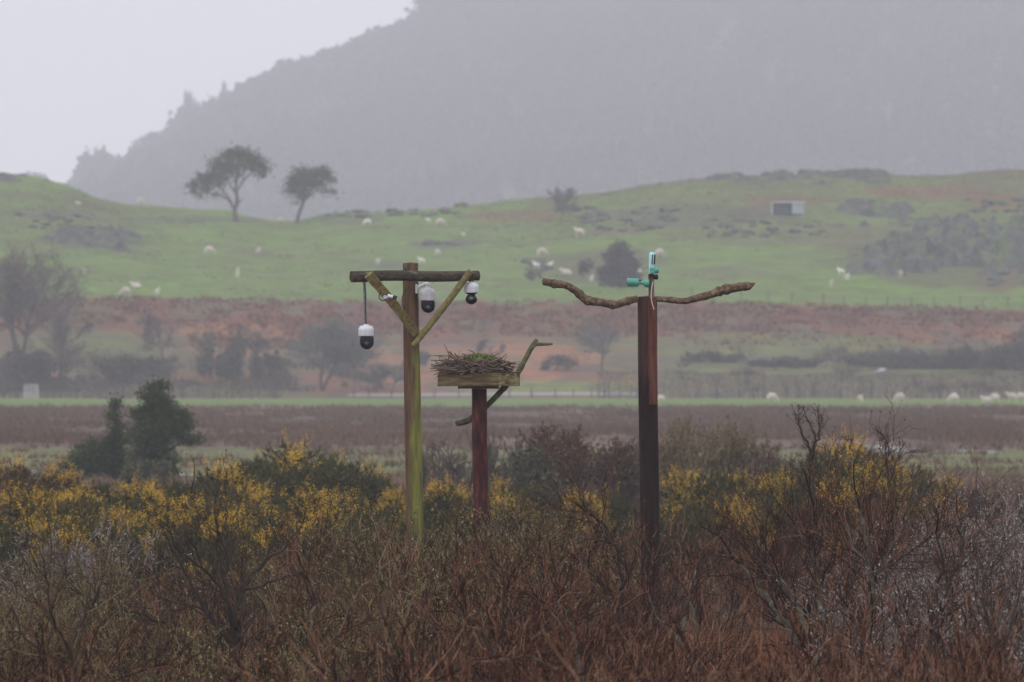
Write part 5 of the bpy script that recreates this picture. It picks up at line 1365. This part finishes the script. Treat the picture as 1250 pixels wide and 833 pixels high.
# little bullet camera on the left brace
YD = YC + .02
o4 = P(474, 363, YD); c4 = empty('bullet_camera', o4); tag(c4, 'tiny white bullet camera with looped black cable clamped on the left brace', 'camera')
def cyl_between(mb, a, b, r, n=16, prof=None):
    a = np.asarray(a, float); b = np.asarray(b, float)
    if prof is None: prof = [(0, r), (1, r)]
    ts = [p[0] for p in prof]; C = np.array([a + (b - a) * t for t in ts]); R = [p[1] for p in prof]
    d = norm(b - a); ref = np.eye(3)[np.argmin(np.abs(d))]; U = norm(np.cross(d, ref)); V = np.cross(d, U); an = np.arange(n) * 2 * math.pi / n
    pts = np.concatenate([C[i] + R[i] * (np.cos(an)[:, None] * U + np.sin(an)[:, None] * V) for i in range(len(ts))])
    F = [(i * n + j, i * n + (j + 1) % n, (i + 1) * n + (j + 1) % n, (i + 1) * n + j) for i in range(len(ts) - 1) for j in range(n)]
    mb.add(pts, F, True)
    for i, e in ((0, 0), (len(ts) - 1, 1)):
        mb.add(np.vstack([pts[i * n:(i + 1) * n], C[i][None]]), [(j, (j + 1) % n, n) if e else ((j + 1) % n, j, n) for j in range(n)], False)
mb = MB(); cyl_between(mb, P(473.5, 361, YD - .08) - o4, P(482.5, 363.8, YD - .10) - o4, .022); mb.build('housing', M_CAMW, c4)
mb = MB(); cyl_between(mb, P(480, 362.6, YD - .1) - o4, P(484, 364.2, YD - .11) - o4, .026); mb.build('hood', M_CABLE, c4)
mb = MB(); box(mb, P(471, 363.5, YD - .03) - o4, .07, .06, .05, ry=.3, bev=.006); mb.build('clamp', M_METAL, c4)
mb = MB(); tubes(mb, [(catmull([P(473, 364, YD - .07) - o4, P(468, 367, YD - .08) - o4, P(463.5, 365, YD - .06) - o4, P(463, 360, YD - .04) - o4, P(466, 356, YD - .03) - o4], 5), np.full(21, .007))], 6); mb.build('cable', M_CABLE, c4)

# ------------------------------------------------------------------ nest platform
YN = 127.0; kN = K * YN
N0 = on_flat(588, YN)
M_POSTN = mat("red_stained_post", [(.3, (.03, .014, .012)), (.45, (.085, .03, .028)), (.6, (.16, .05, .045)), (.75, (.30, .18, .14))], scale=(1, 1, .22), nscale=17, bump=.6, rough=.8,
              mask=((.17, .15, .12), axis_mask('X', .06, .13, .45, 5, (2, 2, .3))))
M_BOARD = mat("platform_board", [(.3, (.035, .027, .017)), (.5, (.105, .078, .042)), (.7, (.20, .165, .09))], scale=(.15, .15, 1), nscale=30, bump=.6, rough=.9)
M_BOARD2 = mat("pale_platform_board", [(.3, (.08, .066, .035)), (.5, (.18, .15, .075)), (.7, (.31, .27, .15))], scale=(.15, .15, 1), nscale=30, bump=.6, rough=.9)
M_BRANCH = mat("weathered_branch", [(.3, (.035, .026, .02)), (.48, (.11, .075, .052)), (.7, (.27, .21, .155))], nscale=20, bump=.9, rough=.9)
M_BRANCHG = mat("mossy_branch", [(.25, (.045, .045, .030)), (.5, (.10, .105, .06)), (.75, (.20, .19, .12))], nscale=14, bump=.9, rough=.9)
plat = empty('nest_platform', N0); tag(plat, 'short dark red post carrying a square boarded tray with a forked perch branch', 'nest platform')
mb = MB(); log(mb, [N0 + [0, 0, -.1], P(587.5, 640, YN), P(586, 560, YN), P(585, 471, YN)], [.118, .106, .103, .100], n=26, per=8, rough=.012, seed=13); mb.build('post', M_POSTN, plat, N0)
s_ = .845; th_ = math.radians(-20); tc_ = P(584.5, 463.5, YN); hb = .18
def tp(x, y, z):
    """tray coordinates: x along the front board, y along the side, from the tray centre"""
    return tc_ + np.array([x * math.cos(th_) - y * math.sin(th_), x * math.sin(th_) + y * math.cos(th_), z])
# centre shift so the front corner lands where the photo has it
for (x, y, ln, rz, m, nm) in ((0, -s_ / 2, s_, -1, M_BOARD, 'front_board'), (s_ / 2, 0, s_, 1, M_BOARD2, 'side_board'), (0, s_ / 2, s_, -1, M_BOARD, 'back_board'), (-s_ / 2, 0, s_, 1, M_BOARD, 'side_board')):
    mb = MB()
    if rz < 0: box(mb, tp(x, y, 0), ln + .03, .03, hb, rz=-th_ * -1, bev=.004)
    else: box(mb, tp(x, y, 0), .03, ln - .035, hb - .006, rz=th_, bev=.004)
    mb.build(nm, m, plat, N0)
mb = MB(); box(mb, tp(0, 0, -hb * .42), s_ - .04, s_ - .04, .02, rz=th_); mb.build('tray_floor', M_BOARD, plat, N0)
mb = MB(); box(mb, tp(.1, -.28, -hb / 2 - .018), .58, .07, .034, rz=th_, bev=.004); box(mb, tp(0, .1, -hb / 2 - .018), .09, .6, .034, rz=th_, bev=.004); mb.build('underside_batten', M_BOARD, plat, N0)
mb = MB(); box(mb, tp(s_ / 2 + .03, -.02, -.015), .05, .22, .055, rz=th_, bev=.004); mb.build('branch_clamp', M_BOARD2, plat, N0)
YP = YN + .22
mb = MB(); log(mb, [P(556.5, 517, YN + .1), P(566, 515.5, YN + .14), P(578, 509.5, YN + .18), P(600, 490, YN + .2), P(618, 470.5, YN + .22), P(632, 455, YN + .2), P(641, 439, YP), P(649, 424, YP)], [.036, .043, .041, .040, .041, .040, .036, .034], n=14, per=6, rough=.05, seed=17, knots=3)
log(mb, [P(648.5, 425, YP), P(652, 419.5, YP), P(655.5, 414.5, YP)], [.038, .03, .024], n=10, per=4, rough=.05, seed=18)
log(mb, [P(649, 422, YP), P(656, 420.5, YP), P(666, 420.5, YP), P(674.5, 420, YP)], [.032, .026, .022, .017], n=10, per=5, rough=.05, seed=19)
mb.build('perch_branch', M_BRANCHG, plat, N0)

# the nest
M_STICK = mat("nest_sticks", [(.15, (.02, .015, .013)), (.5, (.08, .055, .044)), (.7, (.18, .13, .10)), (.9, (.34, .28, .22))], nscale=9, island=.8, rough=.9)
M_MOSS = mat("green_moss", [(.2, (.05, .07, .02)), (.5, (.11, .16, .035)), (.8, (.19, .25, .07))], nscale=9, island=.5, rough=.95)
nest0 = tp(0, 0, hb / 2 - .03)
nest = empty('stick_nest', nest0); tag(nest, 'untidy nest of dead sticks with a green moss lining on the platform', 'nest')
rg = np.random.default_rng(77)
heap = MB(); allst = []
for i in range(620):
    a = rg.uniform(0, 2 * math.pi); R0 = .47 * math.sqrt(rg.random()); R0 = max(R0, .08)
    hz = rg.uniform(0, .24) * (1 - (R0 / .56) ** 2.4) + .01 + .02 * rg.random()
    L = rg.uniform(.16, .5); yaw = a + math.pi / 2 + rg.normal(0, .85); pit = rg.normal(0, .30)
    c = np.array([R0 * math.cos(a) - .04, R0 * math.sin(a), hz]); d = np.array([math.cos(yaw) * math.cos(pit), math.sin(yaw) * math.cos(pit), math.sin(pit)])
    pts = np.array([c - d * L / 2, c - d * L * .15 + rg.normal(0, .012, 3), c + d * L * .2 + rg.normal(0, .012, 3), c + d * L / 2 + rg.normal(0, .02, 3)])
    if pts[:, 2].min() < .0: pts[:, 2] += -pts[:, 2].min()
    r = rg.uniform(.004, .0105); allst.append((pts, np.array([r, r * .95, r * .8, r * .5])))
front = sorted(range(len(allst)), key=lambda i: allst[i][0][:, 1].mean() - allst[i][1][0] * 30 - allst[i][0][:, 2].mean())
named = front[:46]
tubes(heap, [allst[i] for i in range(len(allst)) if i not in set(named)], 5)
hp = heap.build('stick_heap', M_STICK, nest); tag(hp, kind='stuff')
for i in named:
    mb = MB(); tubes(mb, [allst[i]], 6); mb.build('stick', M_STICK, nest)
def px_stick(pts, r):
    mb = MB(); q = catmull([P(x, y, Y_) - nest0 for x, y, Y_ in pts], 4); tubes(mb, [(q, np.linspace(r, r * .5, len(q)))], 6); mb.build('stick', M_STICK, nest)
px_stick([(560, 452, YN - .4), (545, 451, YN - .4), (525, 450, YN - .4)], .012)
px_stick([(558, 449, YN - .38), (540, 449.5, YN - .38), (526, 447.5, YN - .4)], .008)
px_stick([(549, 437, YN - .2), (546, 428, YN - .2), (542, 420, YN - .2)], .007)
px_stick([(556, 440, YN - .1), (552, 433, YN - .1), (551, 428, YN - .1)], .005)
px_stick([(546, 452, YN - .43), (537, 456, YN - .45), (530, 464, YN - .46)], .006)
px_stick([(600, 443, YN - .35), (612, 437, YN - .33), (619, 432, YN - .3)], .011)
px_stick([(612, 440, YN - .35), (628, 444, YN - .33), (640, 446, YN - .3)], .010)
px_stick([(601, 436, YN), (609, 433, YN), (613, 429, YN)], .007)
px_stick([(545, 446, YN - .3), (538, 441, YN - .3), (536, 434, YN - .28)], .006)
px_stick([(560, 440, YN - .42), (585, 446, YN - .45), (612, 453, YN - .43)], .010)
px_stick([(575, 454, YN - .47), (590, 447, YN - .47), (604, 440, YN - .45)], .009)
px_stick([(556, 455, YN - .48), (572, 452, YN - .48), (588, 446, YN - .46)], .010)
for i in range(26):
    x = rg.choice([rg.uniform(530, 560), rg.uniform(545, 640)]); y = rg.uniform(434, 455); L = rg.uniform(10, 30); an = rg.normal(math.pi if x < 575 else 0, .55); dy = -math.sin(abs(an) if x > 575 else math.pi - abs(an)) * L * rg.uniform(-.3, .9)
    xe = x + math.cos(an) * L; yy = YN - rg.uniform(.1, .45)
    if xe < 521 or xe > 650: continue
    px_stick([(x - math.cos(an) * 8, y + 1, yy), ((x + xe) / 2, y + dy * .4 + rg.normal(0, .8), yy), (xe, y + dy, yy)], rg.uniform(.005, .009))
mm = MB(); m = 4200
a = rg.uniform(0, 2 * math.pi, m); R0 = .29 * np.sqrt(rg.random(m)); C = np.stack([R0 * np.cos(a), R0 * np.sin(a), .25 - R0 ** 2 * .9 + rg.uniform(-.03, .03, m) + .02 * np.sin(a * 5)], 1)
leaves(mm, C, .038, rg, .35, np.tile(np.array([0, 0, 1.0]), (m, 1)), 1.2)
V = ICO_V * np.array([.27, .27, .115]) + np.array([.0, 0, .14]); mm.add(V * (1 + .05 * np.sin(ICO_V[:, :1] * 17)), ICO_F, True)
mm.build('moss_lining', M_MOSS, nest)

# ------------------------------------------------------------------ tall perch post
YQ = 118.0; kQ = K * YQ
Q0 = on_flat(796, YQ)
M_POSTQ = mat("tarred_post", [(.25, (.012, .009, .009)), (.5, (.036, .022, .020)), (.75, (.085, .045, .038))], scale=(1, 1, .1), nscale=26, bump=.6, rough=.7,
              mask=(((.028, .015, .013), (.065, .032, .027)), axis_mask('Z', 3.5, 4.9, .6, 4, (2, 2, .3))))
M_PLANKQ = mat("red_brown_plank", [(.25, (.07, .028, .022)), (.5, (.15, .056, .04)), (.75, (.24, .12, .085))], scale=(1, 1, .1), nscale=26, bump=.5, rough=.8)
perch = empty('perch_post', Q0); tag(perch, 'tallest dark post topped by two wavy perch branches with a red-brown plank', 'post')
mb = MB(); log(mb, [Q0 + [0, 0, -.1], P(795, 740, YQ), P(793, 600, YQ), P(791, 480, YQ), P(790.2, 362.5, YQ)], [.128, .124, .122, .122, .124], n=28, per=10, rough=.014, seed=23); mb.build('post', M_POSTQ, perch, Q0)
mb = MB(); plank(mb, P(796.2, 364, YQ - .145), P(797.5, 494, YQ - .15), .105, .04, 3, 1.0, .0); mb.build('plank', M_PLANKQ, perch, Q0)
mb = MB(); plank(mb, P(795.0, 334.5, YQ - .115), P(795.2, 372, YQ - .118), .072, .035, 4, 1.0, .0)
mb.build('stake', M_POSTQ if False else mat("grey_brown_stake", [(.25, (.055, .035, .028)), (.5, (.11, .072, .056)), (.75, (.18, .13, .10))], scale=(1, 1, .1), nscale=26, bump=.5), perch, Q0)
mb = MB()
log(mb, [P(663, 343.5, YQ - .3), P(676, 346, YQ - .26), P(690, 348, YQ - .22), P(703, 355, YQ - .18), P(717, 366, YQ - .16), P(735, 369, YQ - .14), P(750, 372, YQ - .14), P(765, 367.5, YQ - .14), P(779, 364.5, YQ - .13)],
    [.040, .042, .040, .042, .050, .045, .043, .040, .038], n=18, per=9, rough=.10, seed=29, knots=7)
log(mb, [P(718, 367, YQ - .16), P(713, 368, YQ - .17)], [.028, .014], n=8, per=3, rough=.05)
mb.build('perch_branch', M_BRANCH, perch, Q0)
mb = MB()
log(mb, [P(800, 365.5, YQ - .1), P(818, 366.5, YQ - .1), P(836, 368, YQ - .12), P(852, 364, YQ - .14), P(870, 359.5, YQ - .18), P(884, 354.5, YQ - .2), P(902, 351, YQ - .24), P(914, 349.5, YQ - .27), P(922, 345.5, YQ - .3)],
    [.034, .038, .040, .046, .050, .054, .056, .050, .006], n=18, per=9, rough=.11, seed=31, knots=8)
mb.build('perch_branch', M_BRANCH, perch, Q0)
M_WHITECABLE = mat("pale_cable", [(.3, (.40, .38, .34)), (.7, (.55, .52, .48))], nscale=9)
mb = MB(); tubes(mb, [(catmull([P(797, 344, YQ - .16), P(795.5, 352, YQ - .16), P(794.8, 362, YQ - .175), P(796, 370, YQ - .18), P(798.5, 378, YQ - .178)], 6), np.full(25, .006))], 6); mb.build('cable', M_WHITECABLE, perch, Q0)

M_GREEN = mat("turquoise_green_paint", [(.3, (.03, .19, .135)), (.7, (.075, .32, .235))], nscale=14, rough=.5, spec=.5)
M_GREEND = mat("dark_green_paint", [(.3, (.015, .085, .065)), (.7, (.03, .14, .10))], nscale=14, rough=.5)
M_CYAN = mat("pale_cyan_film", [(.3, (.20, .44, .46)), (.7, (.42, .66, .70))], nscale=18, rough=.35, spec=.6)
YG = YQ - .13
o5 = P(780, 345, YG); c5 = empty('bullet_camera', o5); tag(c5, 'turquoise green bullet camera pointing left beside the stake', 'camera')
a5, b5 = P(765.5, 344.5, YG), P(780.5, 345, YG)
mb = MB(); cyl_between(mb, a5 - o5, b5 - o5, .04, prof=[(0, .046), (.02, .050), (.9, .048), (.97, .043), (1, .030)], n=20); mb.build('housing', M_GREEN, c5)
mb = MB(); cyl_between(mb, a5 - o5 - [.004, 0, 0], a5 - o5 + [.012, 0, 0], .036, n=16); mb.build('lens', M_CAMB, c5)
mb = MB(); box(mb, P(772.5, 348.7, YG - .01) - o5, .135, .07, .024, bev=.006); mb.build('base_rail', M_GREEND, c5)
mb = MB(); cyl_between(mb, P(780.5, 345.5, YG) - o5, P(786, 346, YG) - o5, .02, n=12); cyl_between(mb, P(785, 346, YG) - o5, P(792.5, 345.8, YG) - o5, .05, prof=[(0, .025), (.25, .045), (.6, .056), (1, .050)], n=18); mb.build('swivel_mount', M_GREEN, c5)
mb = MB(); box(mb, P(781, 342.4, YG - .02) - o5, .025, .03, .02, bev=.004); mb.build('screw', M_CAMB, c5)
YH = YQ - .16
o6 = P(796, 334, YH); c6 = empty('bullet_camera', o6); tag(c6, 'upright turquoise camera with pale blue casing on top of the stake', 'camera')
mb = MB(); cyl_between(mb, P(795.2, 334.5, YH) - o6, P(796.2, 308, YH) - o6, .04, prof=[(0, .030), (.08, .036), (.8, .040), (.94, .038), (1, .028)], n=20); mb.build('housing', M_CYAN, c6)
for x, w_s in ((796.2, .012), (799.1, .018)):
    mb = MB(); box(mb, P(x, 317, YH - .042 + (.01 if x > 798 else 0)) - o6, w_s, .008, .125, ry=.04, bev=.002); mb.build('dark_stripe', M_CAMB, c6)
mb = MB(); cyl_between(mb, P(798, 330, YH - .02) - o6, P(804, 329.5, YH - .02) - o6, .045, prof=[(0, .030), (.3, .044), (.75, .046), (1, .036)], n=18); box(mb, P(796.5, 330.5, YH - .035) - o6, .06, .02, .07, bev=.005); mb.build('swivel_mount', M_GREEN, c6)
mb = MB(); cyl_between(mb, P(797, 338.3, YH + .02) - o6, P(803.5, 338.3, YH + .02) - o6, .03, prof=[(0, .022), (.5, .035), (.9, .034), (1, .02)], n=16); box(mb, P(795.5, 336.6, YH) - o6, .085, .05, .02, bev=.004); mb.build('knob', M_CAMB, c6)

# ------------------------------------------------------------------ haze
hz = bpy.data.materials.new("mist"); hz.use_nodes = True
for n in list(hz.node_tree.nodes): hz.node_tree.nodes.remove(n)
pv = hz.node_tree.nodes.new('ShaderNodeVolumePrincipled'); ho = hz.node_tree.nodes.new('ShaderNodeOutputMaterial')
pv.inputs['Color'].default_value = (.925, .942, 1.0, 1); pv.inputs['Density'].default_value = HAZE_DENSITY; pv.inputs['Anisotropy'].default_value = 0.0
hz.node_tree.links.new(pv.outputs[0], ho.inputs['Volume'])
mb = MB(); box(mb, (0, 3150, 159), 2440, 6440, 322); haze = mb.build('haze', hz); tag(haze, kind='stuff')
haze.visible_shadow = True

# prototypes never placed are dropped
for pr in [p for d in (GOR, SHR) for l in d.values() for p in l]:
    if not pr.used:
        for ch in KIDS.get(pr.root.name, []): bpy.data.objects.remove(ch)
        bpy.data.objects.remove(pr.root)
